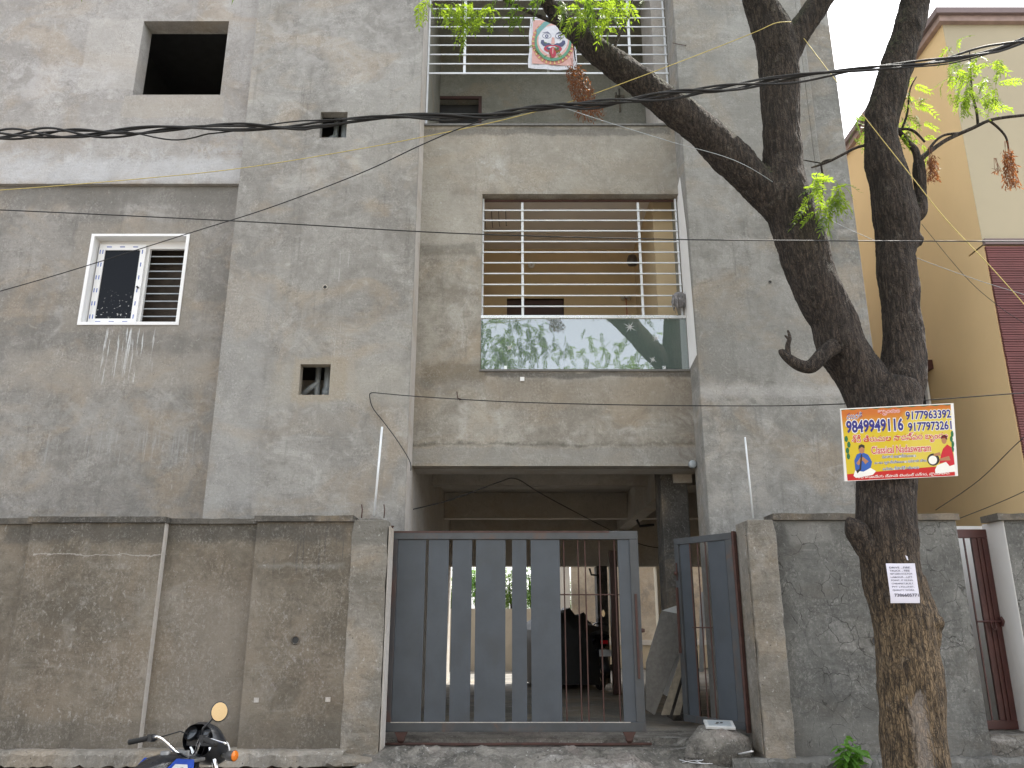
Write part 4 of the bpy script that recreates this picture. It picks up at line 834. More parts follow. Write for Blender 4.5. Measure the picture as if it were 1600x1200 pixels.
    for (y, hw, z0_, z1_) in ((.36, .135, .87, 1.075), (.40, .15, .83, 1.085), (.46, .145, .80, 1.06), (.52, .125, .79, 1.0), (.57, .095, .80, .94), (.60, .05, .83, .90)):
        n = 18; rs.append([Vector((hw * math.copysign(abs(math.cos(2 * math.pi * k / n)) ** .8, math.cos(2 * math.pi * k / n)), y, (z0_ + z1_) / 2 + (z1_ - z0_) / 2 * math.sin(2 * math.pi * k / n))) for k in range(n)])
    m.loft(rs, cap=False); m.add(rs[-1], [tuple(range(18))], 0, True); b(m, 'headlamp_cowl', mBlkPl)
    m = MB()
    for s in (-1, 1): m.lathe([(.048, .03), (.048, 0), (.001, 0)], Matrix.Translation((s * .058, .375, 1.0)) @ Matrix.Rotation(R(52), 4, 'X'), 20)
    m.box(-.12, .12, .38, .40, .93, 1.03); GA = b(m, 'gauge_cluster', mBlkPl, bevel=.004)
    m = MB()
    for s in (-1, 1): m.lathe([(.001, .006), (.04, .006)], Matrix.Translation((s * .058, .372, 1.002)) @ Matrix.Rotation(R(52), 4, 'X'), 20)
    b(m, 'gauge_face', simple('gauge_face_grey', (.05, .06, .07), .15), GA)
    m = MB(); m.lathe([(.001, .02), (.06, .012), (.075, 0), (.001, -.03)], Matrix.Translation((0, .605, .87)) @ Matrix.Rotation(R(-90), 4, 'X'), 24); b(m, 'headlamp', mUpvc)
    for s in (-1, 1):
        m = MB(); m.cyl((s * .10, .47, .865), (s * .19, .46, .865), .013, 10); m.lathe([(.012, -.05), (.03, -.03), (.036, .03)], Matrix.Translation((s * .215, .455, .865)) @ Matrix.Rotation(R(90 * s), 4, 'Y'), 16); I = b(m, 'indicator', mEngine)
        m = MB(); m.lathe([(.034, 0), (.031, .007), (.001, .009)], Matrix.Translation((s * .245, .455, .865)) @ Matrix.Rotation(R(90 * s), 4, 'Y'), 16); b(m, 'indicator_lens', mOrange, I)
    m = MB(); m.tube([(-.1, -.05, .28), (-.2, -.12, .02)], .012, 8); b(m, 'side_stand', mBlkPl)
    return T
mc = motorcycle('black motorcycle with blue and white tank graphic parked in front of the left wall', (-2.036, 5.01, 0), -.395, -.037, mTankM); mc.scale = (.9,) * 3
p = WP(926, 1076, 13.6); motorcycle('dark motorcycle seen from behind inside the parking', (p.x, 14.0, FLOOR), R(10), 0, mTankM, sticker=False, mirrors=(-1, 1))
# tarpaulin-covered two-wheeler beside it
m = MB(); c0 = WP(874, 1070, 14.0); rs = []
for (y, hw, top, sh) in ((-.95, .40, .95, .1), (-.8, .46, 1.20, .12), (-.4, .50, 1.16, .06), (0, .50, 1.20, .0), (.25, .52, 1.24, .02), (.45, .46, 1.22, .0), (.7, .3, 1.0, .0), (.9, .15, .6, 0)):
    rr = []
    for k in range(20):
        a = math.pi * k / 19; wv = 1 + .10 * math.sin(k * 2.3 + y * 5); rr.append(Vector((c0.x + sh - hw * wv * math.cos(a) * (1.25 if math.sin(a) < .5 else 1), 14.3 + y, FLOOR + .08 + (top - .08) * math.sin(a) ** .32 * (1 + .06 * math.sin(k * 1.7 + y * 3)))))
    rs.append(rr)
n = 20; m.add([p for r in rs for p in r], [(i * n + k, i * n + k + 1, (i + 1) * n + k + 1, (i + 1) * n + k) for i in range(len(rs) - 1) for k in range(n - 1)] + [tuple(range(n)), tuple((len(rs) - 1) * n + k for k in range(n))[::-1]], 0, True)
o = m.build('covered_scooter', simple('black_tarpaulin', (.012, .012, .013), .6, scale=9, bump=.4), fix=True); tag(o, 'two wheeler under a black tarpaulin inside the parking', 'covered scooter')

# ============================================================ TREE
TR = thing('neem_tree', 'forked neem tree with dark rough bark in front of the right wall', 'tree', WP(1430, 1200, 6.4))
m = MB()
def limb(path, Y=6.4, n=20, mb=None):
    P_ = []; 
    for p in path:
        yy = p[3] if len(p) > 3 else Y; P_.append((WP(p[0], p[1], yy), p[2] * SC(p[1], yy)))
    q = []; rr = []
    for i in range(len(P_) - 1):
        a, b_, c_, d_ = P_[max(i - 1, 0)], P_[i], P_[i + 1], P_[min(i + 2, len(P_) - 1)]
        for k in range(6):
            t = k / 6; q.append(.5 * ((2 * b_[0]) + (c_[0] - a[0]) * t + (2 * a[0] - 5 * b_[0] + 4 * c_[0] - d_[0]) * t * t + (3 * b_[0] - a[0] - 3 * c_[0] + d_[0]) * t ** 3)); rr.append(b_[1] * (1 - t) + c_[1] * t)
    q.append(P_[-1][0]); rr.append(P_[-1][1]); (mb or m).tube(q, rr, n)
limb([(1438, 1330, 62), (1434, 1260, 52), (1431, 1200, 49), (1428, 1150, 47), (1422, 1060, 46), (1412, 985, 45), (1398, 920, 43), (1388, 860, 43), (1385, 800, 43), (1385, 750, 43), (1385, 690, 46), (1383, 640, 54), (1392, 600, 44)])
limb([(1398, 640, 36), (1410, 590, 34), (1413, 550, 29), (1410, 500, 28), (1404, 450, 27), (1399, 400, 27), (1402, 370, 31), (1400, 335, 33), (1388, 275, 28), (1376, 225, 25), (1380, 175, 24.5), (1396, 125, 25), (1412, 75, 23), (1430, 0, 21), (1450, -110, 18, 6.2), (1455, -260, 14, 6.0), (1440, -420, 9, 5.8)])
limb([(1380, 650, 40), (1352, 600, 38), (1320, 550, 37), (1300, 500, 34.5), (1277, 450, 37), (1259, 400, 36), (1243, 350, 35), (1226, 300, 34), (1222, 250, 29), (1220, 200, 27.5), (1219, 150, 27), (1218, 110, 28), (1213, 70, 29), (1200, 30, 26), (1186, 0, 24), (1160, -90, 20, 6.3), (1140, -230, 15, 6.2), (1100, -400, 9, 6.0)])
limb([(1225, 95, 20), (1243, 60, 18), (1262, 28, 17.5), (1283, 0, 17), (1330, -70, 15), (1400, -190, 12, 6.6), (1450, -330, 8, 6.7)])
limb([(1225, 330, 27), (1196, 300, 27), (1160, 265, 27), (1122, 228, 27), (1080, 190, 26), (1040, 160, 24), (1000, 128, 22), (955, 96, 20), (918, 68, 17), (888, 42, 14), (866, 18, 12.5), (850, -6, 11, 6.3), (815, -60, 10, 6.1), (760, -140, 8, 5.9), (690, -220, 6, 5.7), (600, -300, 4, 5.5)])
limb([(1368, 880, 16, 6.35), (1352, 850, 18, 6.33), (1338, 830, 17, 6.31), (1328, 820, 13, 6.3), (1322, 818, 9, 6.3)]); limb([(1430, 900, 14, 6.38), (1438, 940, 20, 6.36), (1448, 968, 19, 6.34), (1462, 973, 13, 6.33), (1471, 972, 8, 6.33)]); limb([(1440, 1040, 18, 6.38), (1450, 1000, 18, 6.36), (1458, 980, 13, 6.35)]); limb([(1425, 372, 14), (1436, 378, 9, 6.35)]); limb([(1420, 335, 14), (1437, 330, 9, 6.38), (1438, 300, 8), (1435, 262, 9), (1434, 250, 8)])
raw = m.build('trunk', None if False else mDark)
md = raw.modifiers.new('r', 'REMESH'); md.mode = 'VOXEL'; md.voxel_size = .0125; md.use_smooth_shade = True
ms = raw.modifiers.new('s', 'SMOOTH'); ms.factor = .5; ms.iterations = 3
dg = bpy.context.evaluated_depsgraph_get(); me = bpy.data.meshes.new_from_object(raw.evaluated_get(dg)); bpy.data.objects.remove(raw)
nv = len(me.vertices); co = np.empty(nv * 3); me.vertices.foreach_get('co', co); co = co.reshape(-1, 3); no = np.empty(nv * 3); me.vertices.foreach_get('normal', no); no = no.reshape(-1, 3)
print('trunk verts', nv)
for i in range(nv):
    x, y, z = co[i]
    d = .022 * mnoise.noise(Vector((x * 4, y * 4, z * 3))) + .009 * mnoise.noise(Vector((x * 11, y * 11, z * 6)))
    r_ = 1 - abs(mnoise.noise(Vector((x * 26, y * 26, z * 6.5)))) * 2; d += .007 * r_
    r2_ = 1 - abs(mnoise.noise(Vector((x * 60 + 5, y * 60, z * 22)))) * 2; d += .003 * r2_
    co[i] += no[i] * d
me.vertices.foreach_set('co', co.ravel()); me.update()
def barkmat():
    t = NT('neem_bark'); P = t.pos((1, 1, .16)); sep = t.n('SeparateXYZ', {0: t.pos()}); nr = t.n('SeparateXYZ', {0: t.n('NewGeometry').outputs['Normal']})
    n1 = t.noise(P, 38, 7, .7, .5); n2 = t.noise(t.pos(), 3.2, 5, .6, .4); n3 = t.noise(t.pos((1, 1, .45)), 95, 5, .7, .5)
    v = t.n('TexVoronoi', {'Vector': t.n('Mapping', {0: t.mix(.06, t.pos(), t.n('TexNoise', {'Vector': t.pos(), 'Scale': 14.0}).outputs[1]), 3: (1, 1, .17)}).outputs[0], 'Scale': 62.0}, feature='DISTANCE_TO_EDGE')
    up = t.mix(t.ss(n1, .38, .66), (.014, .010, .008), (.082, .062, .050)); lo = t.mix(t.ss(n1, .36, .64), (.036, .025, .016), (.24, .17, .10))
    h = t.math('ADD', sep.outputs[2], t.math('MULTIPLY', n2, .9)); c = t.mix(t.ss(h, 1.7, 2.9), lo, up)
    lb = t.math('MULTIPLY', t.ss(t.noise(t.pos(), 11, 5, .7), .56, .70), .4); c = t.mix(lb, c, (.17, .15, .13))
    moss = t.math('MULTIPLY', t.ss(nr.outputs[2], .15, .7), t.math('MULTIPLY', t.ss(n2, .42, .6), t.ss(sep.outputs[2], 3.9, 4.3))); c = t.mix(t.math('MULTIPLY', moss, .75), c, (.07, .085, .03))
    c = t.mix(t.math('MULTIPLY', t.ss(v.outputs['Distance'], .14, .0), .6), c, (.008, .006, .005))
    # peeled pale patch low on the trunk
    pc = WP(1440, 1125, 6.15); dx = t.math('SUBTRACT', t.math('ABSOLUTE', t.math('SUBTRACT', t.math('ADD', sep.outputs[0], t.math('MULTIPLY', t.math('SUBTRACT', n1, .5), .16)), pc.x)), .045)
    dzz = t.math('SUBTRACT', t.math('ABSOLUTE', t.math('SUBTRACT', t.math('ADD', sep.outputs[2], t.math('MULTIPLY', t.math('SUBTRACT', n1, .5), .5)), pc.z - .12)), .26)
    c = t.mix(t.math('MULTIPLY', t.ss(t.math('MAXIMUM', dx, dzz), .03, -.02), .5), c, t.mix(n3, (.24, .20, .17), (.42, .38, .35)))
    hh = t.math('ADD', t.math('MULTIPLY', n1, .7), t.math('ADD', t.math('MULTIPLY', n3, .35), t.math('MULTIPLY', t.ss(v.outputs['Distance'], .0, .16), .45)))
    t.bsdf(c, .95, bump=hh, bstr=.9, bdist=.022); return t.m
mBark = barkmat(); me.materials.clear(); me.materials.append(mBark)
for p_ in me.polygons: p_.use_smooth = True
tr = bpy.data.objects.new('trunk', me); col.objects.link(tr); tr.parent = TR; tr.matrix_parent_inverse = base_inv(TR)
# smaller branches, each a part
def twig(path, Y=6.4, nm='branch'):
    mm = MB(); limb(path, Y, 8, mm); mm.build(nm, mBark, TR)
twig([(1305, 540, 13), (1288, 552, 12), (1268, 572, 11), (1250, 571, 10), (1232, 560, 8), (1222, 550, 6), (1220, 546, 3)], 6.2, 'dead_branch'); twig([(1232, 558, 5), (1231, 540, 4), (1234, 528, 3), (1231, 516, 1.5)], 6.2, 'dead_branch'); twig([(1233, 530, 3), (1226, 524, 1)], 6.2, 'dead_branch')
twig([(1434, 252, 6), (1430, 235, 5.5), (1418, 222, 4.5), (1405, 205, 3.5), (1400, 198, 2)]); twig([(1405, 202, 2.5), (1420, 202, 2.2), (1432, 208, 2), (1445, 222, 1.5)])
twig([(1436, 250, 5), (1455, 235, 3.5), (1480, 218, 3.2), (1520, 200, 3), (1550, 187, 2.6), (1600, 180, 2.4), (1660, 176, 2)]); twig([(1445, 244, 2.5), (1460, 222, 2), (1476, 211, 2), (1500, 208, 2)])
twig([(1528, 196, 2.2), (1526, 175, 2), (1520, 150, 1.6), (1517, 120, 1.2), (1515, 80, .8)]); twig([(1545, 188, 2), (1560, 200, 1.8), (1572, 215, 1.6), (1576, 235, 1.2)])
twig([(1352, 227, 2.4), (1335, 232, 2.3), (1300, 250, 2.3), (1283, 257, 2), (1268, 262, 1.2)]); twig([(1300, 249, 1.6), (1284, 255, 1.6), (1286, 280, 1.5), (1284, 320, 1)]); twig([(1283, 255, 1.2), (1255, 250, .8), (1250, 250, .6)])
twig([(1410, 200, 2), (1418, 175, 1.6), (1422, 140, 1.2), (1432, 120, .8)])
twig([(900, 60, 4), (930, 30, 3), (960, -5, 2.5), (985, -40, 2)]); twig([(955, 90, 3), (965, 60, 2.5), (980, 30, 2), (988, 0, 1.5)]); twig([(880, 40, 4), (830, 20, 3), (780, -5, 2.5), (720, -30, 2)]); twig([(893, 50, 1.2), (896, 70, 1), (899, 95, 1)])
# leaf meshes (pinnate neem leaves): shared
def pinnate(L_=.24, pairs=7, ll=.066, w=.020, droop=.35, seed=0):
    r_ = random.Random(seed); mb = MB(); pts = []
    for k in range(pairs + 2):
        s = k / (pairs + 1); pts.append(Vector((0, L_ * s, -droop * L_ * s * s)))
    mb.tube(pts, [.0018] * len(pts), 3, smooth=False)
    for k in range(1, pairs + 1):
        for sd in (-1, 1):
            p0_ = pts[k] + Vector((0, r_.uniform(-.006, .006), 0)); l = ll * (1 - .35 * abs(k / pairs - .45)) * r_.uniform(.85, 1.15)
            d = Vector((sd * math.cos(R(32)), math.sin(R(32)), r_.uniform(-.45, .05))).normalized(); nrm = Vector((0, .1, 1)).normalized(); sdv = d.cross(nrm).normalized()
            a = p0_ + d * l * .35 + sdv * w * .55 * sd - nrm * .0; b_ = p0_ + d * l * .35 - sdv * w * .55 * sd; tip = p0_ + d * l + Vector((sd * .0, .35 * l * .5, -l * .22)); a2 = p0_ + d * l * .72 + sdv * w * .3 * sd + Vector((0, .10 * l, -l * .08)); b2_ = p0_ + d * l * .72 - sdv * w * .45 * sd + Vector((0, .08 * l, -l * .08))
            mb.add([p0_, a, a2, tip, b2_, b_], [(0, 1, 2, 4, 5), (2, 3, 4)])
    mb.add([pts[-1] + Vector((0, 0, 0)), pts[-1] + Vector((.007, .02, -.01)), pts[-1] + Vector((0, .06, -.04)), pts[-1] + Vector((-.007, .02, -.01))], [(0, 1, 2, 3)])
    return mb
LV = [pinnate(seed=k, droop=.2 + .15 * k, pairs=6 + k % 3).mesh('neem_leaf', [leafY]) for k in range(5)]
LG = [pinnate(seed=k + 9, droop=.25 + .12 * k, pairs=6 + k % 3).mesh('neem_leaf', [leafA]) for k in range(4)]
def sprays(cx, cy, rx, ry, n, Y, dY, meshes, scl=1.0, drop=.3, toward=None):
    for k in range(n):
        a = random.random() * 6.28; q = math.sqrt(random.random()); px = cx + rx * q * math.cos(a); py = cy + ry * q * math.sin(a)
        p = WP(px, py, Y + random.uniform(-dY, dY)); s_ = scl * random.uniform(.75, 1.15)
        rz = random.uniform(0, 6.28) if toward is None else toward + random.uniform(-.8, .8)
        instance('leaf', random.choice(meshes), TR, p, (random.uniform(-.9, .5) - drop, random.uniform(-.6, .6), rz), (s_,) * 3)
# top left hanging foliage
sprays(725, 12, 50, 14, 36, 5.9, .25, LV, .7); sprays(735, 38, 24, 14, 12, 5.9, .2, LV, .65); sprays(670, 2, 22, 5, 4, 5.9, .2, LV, .7)
sprays(800, -5, 40, 16, 12, 5.9, .25, LG, .8); sprays(800, 28, 28, 12, 6, 6.0, .15, LG, .6); sprays(850, 78, 20, 16, 7, 6.0, .1, LG, .4)
sprays(925, 14, 55, 24, 52, 6.1, .3, LV, .72); sprays(950, 38, 28, 12, 9, 6.1, .2, LV, .7); sprays(975, -2, 30, 10, 10, 6.1, .2, LV, .8); sprays(880, -8, 40, 12, 12, 6.0, .2, LG)
sprays(1284, 318, 24, 26, 20, 6.05, .08, LV, .8, .5); sprays(1272, 285, 14, 14, 11, 6.05, .08, LV, .75, .4); sprays(1305, 300, 14, 18, 12, 6.05, .08, LV, .75, .4)
sprays(1505, 80, 26, 22, 14, 6.3, .2, LV, .66); sprays(1520, 128, 48, 32, 44, 6.3, .2, LV, .66); sprays(1495, 110, 28, 22, 14, 6.3, .2, LV, .66); sprays(1535, 160, 38, 16, 14, 6.3, .2, LV, .66); sprays(1555, 110, 20, 24, 8, 6.3, .2, LV, .66)
sprays(1428, 145, 24, 28, 18, 6.5, .15, LV, .66); sprays(1424, 205, 26, 30, 16, 6.5, .15, LV, .66); sprays(1338, 205, 22, 26, 10, 6.6, .15, LG, .55); sprays(1515, 6, 14, 4, 2, 6.3, .1, LV, .4)
# dry hanging clusters
def dry(c0, c1, r0, r1, n, nm='dry_leaf_cluster', Y=6.2):
    a, b_ = WP(*c0, Y), WP(*c1, Y); s = SC(c0[1], Y); mb = MB()
    for k in range(n):
        t = random.random(); c = a.lerp(b_, t); r = (r0 + (r1 - r0) * t) * s * math.sqrt(random.random()); th = random.random() * 6.28
        c = c + Vector((r * math.cos(th), r * math.sin(th) * .8, random.uniform(-.02, .02))); d = Vector((random.uniform(-.5, .6), random.uniform(-.5, .5), random.uniform(-1.2, -.2))).normalized(); l = random.uniform(.03, .055); sd = d.cross(Vector((random.uniform(-1, 1), random.uniform(-1, 1), .3))).normalized() * .005
        mb.add([c, c + d * l * .5 + sd, c + d * l, c + d * l * .5 - sd], [(0, 1, 2, 3)])
    for k in range(5): mb.tube([a + Vector((random.uniform(-.02, .02), 0, .1)), a.lerp(b_, .5) + Vector((random.uniform(-.05, .05), 0, 0)), b_ + Vector((random.uniform(-.06, .06), 0, random.uniform(-.02, .05)))], .002, 3)
    mb.build(nm, leafD, TR)
dry((895, 105), (925, 180), 14, 24, 1100, Y=6.15); dry((1456, 245), (1458, 280), 8, 9, 260, Y=6.35); dry((1574, 235), (1580, 292), 8, 13, 520, Y=6.35); dry((1557, 262), (1557, 268), 3, 4, 15, Y=6.35)
# high crown above the frame (unseen limbs' foliage, one mass)
def crown_mesh(n, centers, ok, seed, scale=1.0):
    r_ = np.random.default_rng(seed); V = []; Fc = []; base = []
    for k in range(3):
        mb = pinnate(seed=50 + k, pairs=6); base.append((np.array([tuple(v) for v in mb.v]), mb.f))
    off = 0; cnt = 0
    while cnt < n:
        c = centers[r_.integers(len(centers))]; d = r_.normal(size=3); d /= np.linalg.norm(d); p = np.array(c[:3]) + d * np.array(c[3:]) * r_.random() ** .5
        if not ok(p): cnt += .2; continue
        cnt += 1; vv, ff = base[r_.integers(3)]; M_ = np.array(Matrix.Rotation(r_.random() * 6.28, 3, 'Z') @ Matrix.Rotation(r_.uniform(-1.4, .4), 3, 'X') @ Matrix.Rotation(r_.uniform(-.6, .6), 3, 'Y'))
        V.append((vv * scale * r_.uniform(.8, 1.2)) @ M_.T + p); Fc += [[i + off for i in f] for f in ff]; off += len(vv)
    me = bpy.data.meshes.new('crown'); me.from_pydata(np.concatenate(V).tolist(), [], Fc); me.materials.append(leafA); return me
def above(p): return p[1] < .5 or p[2] > CAM_Z + p[1] * .915 + .30
cs = [(1.0, 5.6, 8.8, 1.6, 1.3, .9), (-1.4, 5.2, 7.9, 1.3, 1.2, .8), (3.4, 6.2, 9.6, 1.5, 1.2, .9), (2.2, 4.4, 7.6, 1.4, 1.2, .7), (-.2, 3.6, 6.6, 1.3, 1.2, .6), (4.6, 5.0, 8.4, 1.2, 1.0, .8), (-2.6, 4.2, 6.6, 1.1, 1.0, .6)]
o = instance('crown', crown_mesh(2600, cs, above, 3), TR); o['kind'] = 'stuff'

# small shrub by the wall
SH = thing('small_shrub', 'small bright green shrub at the foot of the wall left of the trunk', 'shrub', WP(1328, 1215, 7.45))
lm = MB(); lm.add([(0, 0, 0), (.016, .022, .004), (.018, .05, -.002), (0, .085, -.02), (-.018, .05, -.002), (-.016, .022, .004)], [(0, 1, 2, 3), (0, 3, 4, 5)]); lme = lm.mesh('leaf', [leafB])
base = WP(1330, 1225, 7.45)
for k in range(9):
    a = k * .7; tip = WP(1330 + 30 * math.sin(a * 2.1) * random.uniform(.3, 1), 1150 + random.uniform(-6, 34), 7.45 + random.uniform(-.12, .1)); mm = MB(); mid = base.lerp(tip, .5) + Vector((random.uniform(-.03, .03), 0, .02)); mm.tube([base, mid, tip], [.005, .004, .002], 6); mm.build('stem', leafB, SH)
    for j in range(12):
        t = .35 + .65 * j / 11; p = (base.lerp(mid, t * 2) if t < .5 else mid.lerp(tip, t * 2 - 1)); s_ = random.uniform(.9, 1.5)
        instance('leaf', lme, SH, p, (random.uniform(-.5, .3), random.uniform(-.4, .4), random.uniform(0, 6.28)), (s_,) * 3)

# rear shrubs seen under the building
for i, (x, y, h) in enumerate(((XX(705, 930, 20), 20, 1.9), (XX(742, 930, 19.6), 19.6, 2.2), (XX(797, 930, 19.5), 19.5, 2.0), (XX(828, 930, 20), 20, 2.1), (XX(868, 930, 20), 20, 1.9))):
    T = thing('yard_tree', 'leafy yard tree behind the rear wall, %s from the left through the gate' % ('first', 'second', 'third', 'fourth', 'fifth')[i], 'tree', (x, y, FLOOR - .05), 'yard trees behind the rear wall')
    mm = MB(); mm.tube([(x, y, FLOOR - .05), (x + .05, y, 1.6), (x - .03, y, FLOOR + h)], [.05, .035, .01], 8); mm.build('trunk', mBark, T)
    me_ = crown_mesh(110, [(x, y, 1.2 + h * .55, .5, .45, .75)], lambda p: True, 20 + i, 1.3); me_.materials[0] = leafB if i % 2 else leafA; o = instance('crown', me_, T)

# ============================================================ SIGN ON THE TREE
sgn_c = WP(1405, 691, 6.06); Wd = 176 * SC(691, 6.09); Hd = 113 * SC(691, 6.09)
SG2 = thing('advert_sign', 'yellow and orange Classical Nadaswaram advert board tied across the tree fork', 'sign', sgn_c, rot=(R(15), R(-2.6), R(-1)))
def signpr():
    t = NT('sign_print'); s = t.n('SeparateXYZ', {0: t.n('TexCoord').outputs['Object']}); x = t.math('DIVIDE', s.outputs[0], Wd); z = t.math('DIVIDE', s.outputs[2], Hd)
    c = t.mix(t.ss(z, .12, .44), (.66, .50, .02), (.56, .15, .02)); right = t.ss(x, .02, .12); c = t.mix(t.math('MULTIPLY', right, t.ss(z, .46, .36)), c, (.70, .57, .08))
    wv = t.math('MULTIPLY', t.math('SINE', t.math('MULTIPLY', x, 60)), .006); c = t.mix(t.ss(t.math('ADD', z, wv), .476, .480), c, (.03, .10, .03))
    c = t.mix(t.ss(t.math('SUBTRACT', z, t.math('MULTIPLY', x, .06)), -.372, -.378), c, (.55, .01, .012)); c = t.mix(.18, c, t.mix(t.noise(t.pos(obj=True), 12, 4), (.4, .4, .4), (.9, .9, .9)), 'MULTIPLY')
    t.bsdf(c, .38); return t.m
inks = [simple('ink_%s' % n_, c_, .45, var=.05) for n_, c_ in (('navy', (.02, .02, .22)), ('white', (.85, .85, .82)), ('red', (.55, .01, .03)), ('green', (.01, .14, .05)), ('blue', (.02, .10, .42)), ('skin', (.42, .20, .10)), ('black', (.02, .015, .015)), ('magenta', (.5, .02, .2)))]
m = MB(); m.box(-Wd / 2 - .0, Wd / 2, .0005, .012, -Hd / 2, Hd / 2); m.build('board', mUpvc, SG2, rel=False)
m = MB(); m.add([(-Wd / 2 + .022, -.0005, -Hd / 2 + .004), (Wd / 2 - .024, -.0005, -Hd / 2 + .004), (Wd / 2 - .024, -.0005, Hd / 2 - .006), (-Wd / 2 + .006, -.0005, Hd / 2 - .008)], [(0, 1, 2, 3)]); m.build('print', signpr(), SG2, rel=False)
T_ = MB()
def tx(s_, u0, u1, v0, v1, mi, out=None, off=.02, bold=0.0):
    a = (-.5 + u0) * Wd, (-.5 + u1) * Wd, (.5 - v1) * Hd, (.5 - v0) * Hd
    if out is not None: text_mesh(s_, *a, T_, out, -.0012, off=off + .02, bold=bold)
    text_mesh(s_, *a, T_, mi, -.0018, bold=bold)
tx('మురళి', .05, .19, .06, .15, 0, 1); tx('బృందం', .33, .52, .03, .12, 2, 1)
tx('9849949116', .04, .545, .165, .345, 0, 1, .03, .035); tx('9177963392', .57, .97, .08, .20, 0, 1, .03, .03); tx('9177973261', .585, .97, .235, .36, 0, 1, .03, .03)
tx('శ్రీ తిరుమల నాదస్వర బృందం', .085, .93, .37, .52, 2, 1, .02, .012)
tx('Classical Nadaswaram', .25, .775, .54, .645, 2, 1, .02, .015)
tx('వివాహాది శుభకార్యములకు', .34, .64, .665, .715, 4, 1, .03, .015); tx('నూతన గృహప్రవేశములకు సన్నాయి మేళం', .27, .73, .745, .80, 4, 1, .03, .015); tx('మరియు డ్యాన్స్ లభించును', .34, .66, .83, .88, 4, 1, .03, .015)
tx('శ్రీ ఆంజనేయ స్వామి టెంపుల్ దగ్గర, హైదరాబాద్', .12, .93, .93, .985, 1, None, 0, .01)
T_.build('lettering', inks, SG2, rel=False)
Pn = MB()
def poly(pts, mi, y=-.0014): Pn.add([((-.5 + u) * Wd, y, (.5 - v) * Hd) for u, v in pts], [tuple(range(len(pts)))[::-1]], mi)
def ell(cu, cv, ru, rv, mi, y=-.0016, n=16): poly([(cu + ru * math.cos(k * 6.2832 / n), cv + rv * math.sin(k * 6.2832 / n)) for k in range(n)], mi, y)
# seated piper in blue
poly([(.08, .93), (.10, .84), (.16, .80), (.22, .82), (.28, .88), (.25, .93), (.10, .96)], 1); poly([(.10, .86), (.095, .72), (.12, .64), (.165, .61), (.22, .65), (.25, .75), (.235, .83), (.17, .88)], 4, -.0015)
ell(.165, .575, .026, .055, 5); poly([(.137, .57), (.14, .52), (.165, .50), (.192, .52), (.192, .56), (.165, .54)], 6, -.0018); poly([(.11, .76), (.15, .68), (.18, .68), (.165, .73), (.13, .79)], 5, -.0018); poly([(.22, .74), (.175, .68), (.165, .72), (.19, .78)], 5, -.0019); poly([(.155, .64), (.168, .64), (.15, .85), (.115, .90), (.105, .86), (.135, .84)], 6, -.002)
Pn.build('piper_figure', inks, SG2, rel=False); Pn = MB()
# seated drummer in red
poly([(.80, .90), (.82, .84), (.90, .80), (.97, .84), (.985, .94), (.80, .95)], 1); poly([(.84, .82), (.86, .70), (.88, .62), (.92, .56), (.955, .60), (.97, .72), (.975, .84), (.93, .86), (.90, .80)], 2, -.0015)
ell(.895, .50, .023, .052, 5); poly([(.868, .48), (.875, .44), (.90, .425), (.925, .45), (.922, .50), (.90, .47)], 6, -.0018); ell(.79, .76, .055, .085, 6); ell(.785, .765, .038, .06, 1, -.0018); poly([(.85, .66), (.80, .68), (.79, .71), (.86, .71)], 5, -.0019); poly([(.93, .72), (.85, .75), (.84, .78), (.94, .78)], 5, -.0019); ell(.86, .90, .06, .04, 2, -.0013)
Pn.build('drummer_figure', inks, SG2, rel=False)
Pn = MB()
for (u0, v0) in ((.03, .42), (.05, .50), (.035, .58), (.04, .66)): Pn = MB(); ell(u0 + .005, v0, .016, .045, 3, -.0013, 7); Pn.build('printed_leaf', inks, SG2, rel=False)
for (u0, v0) in ((.975, .42), (.965, .49), (.975, .56), (.97, .63)): Pn = MB(); ell(u0 - .005, v0, .013, .045, 3, -.0013, 7); Pn.build('printed_leaf', inks, SG2, rel=False)


# paper notice
nc = WP(1411, 911, 6.085); Wp, Hp = 44 * SC(911, 6.1), 60 * SC(911, 6.1)
NT_ = thing('paper_notice', 'white paper notice with black printed lines pinned on the trunk below the advert', 'notice', nc, rot=(R(-2), 0, R(-5)))
m = MB(); nx_ = 8; vs = []; 
for j in range(9):
    for i in range(nx_ + 1):
        u, v = i / nx_ - .5, j / 8 - .5; vs.append((u * Wp + .006 * (v < -.3) * 0, .004 * math.sin(u * 5 + v * 3) + (.012 * (-.38 - v) * 8 if v < -.38 else 0), v * Hp))
m.add(vs, [(j * 9 + i, j * 9 + i + 1, (j + 1) * 9 + i + 1, (j + 1) * 9 + i) for j in range(8) for i in range(8)], 0, True); m.build('sheet', mPaper, NT_, rel=False)
m = MB()
for k, s_ in enumerate(('DRIVE ...FIRE..', 'TRUCK .. FIRE', 'SET,SERVICE,FOR', 'LABOUR...,LIFT.', 'POINT, IT FILING,', 'CHEAPEST,BUILT,', 'PVT LTD,UNIT,', 'QUALITY WORK.')):
    z = Hp * (.5 - .085 - k * .082); text_mesh(s_, -Wp * (.40 - .0 * k), Wp * (.36 if k != 1 else .28), z - Hp * .045, z, m, 0, -.0055, bold=.012)
text_mesh('7386605771', -Wp * .36, Wp * .46, -Hp * .345, -Hp * .265, m, 0, -.0055, bold=.02); m.build('lettering', mInk, NT_, rel=False)
m = MB(); c = WP(1416, 872, 6.1); m.prism([(c.x - .008, c.z + .02), (c.x + .006, c.z + .012), (c.x + .01, c.z - .018), (c.x - .0, c.z - .012)], 6.09, 6.095); o = m.build('paper_scrap', mPaper); tag(o, 'tiny torn white paper scrap stuck on the trunk above the notice', 'paper')

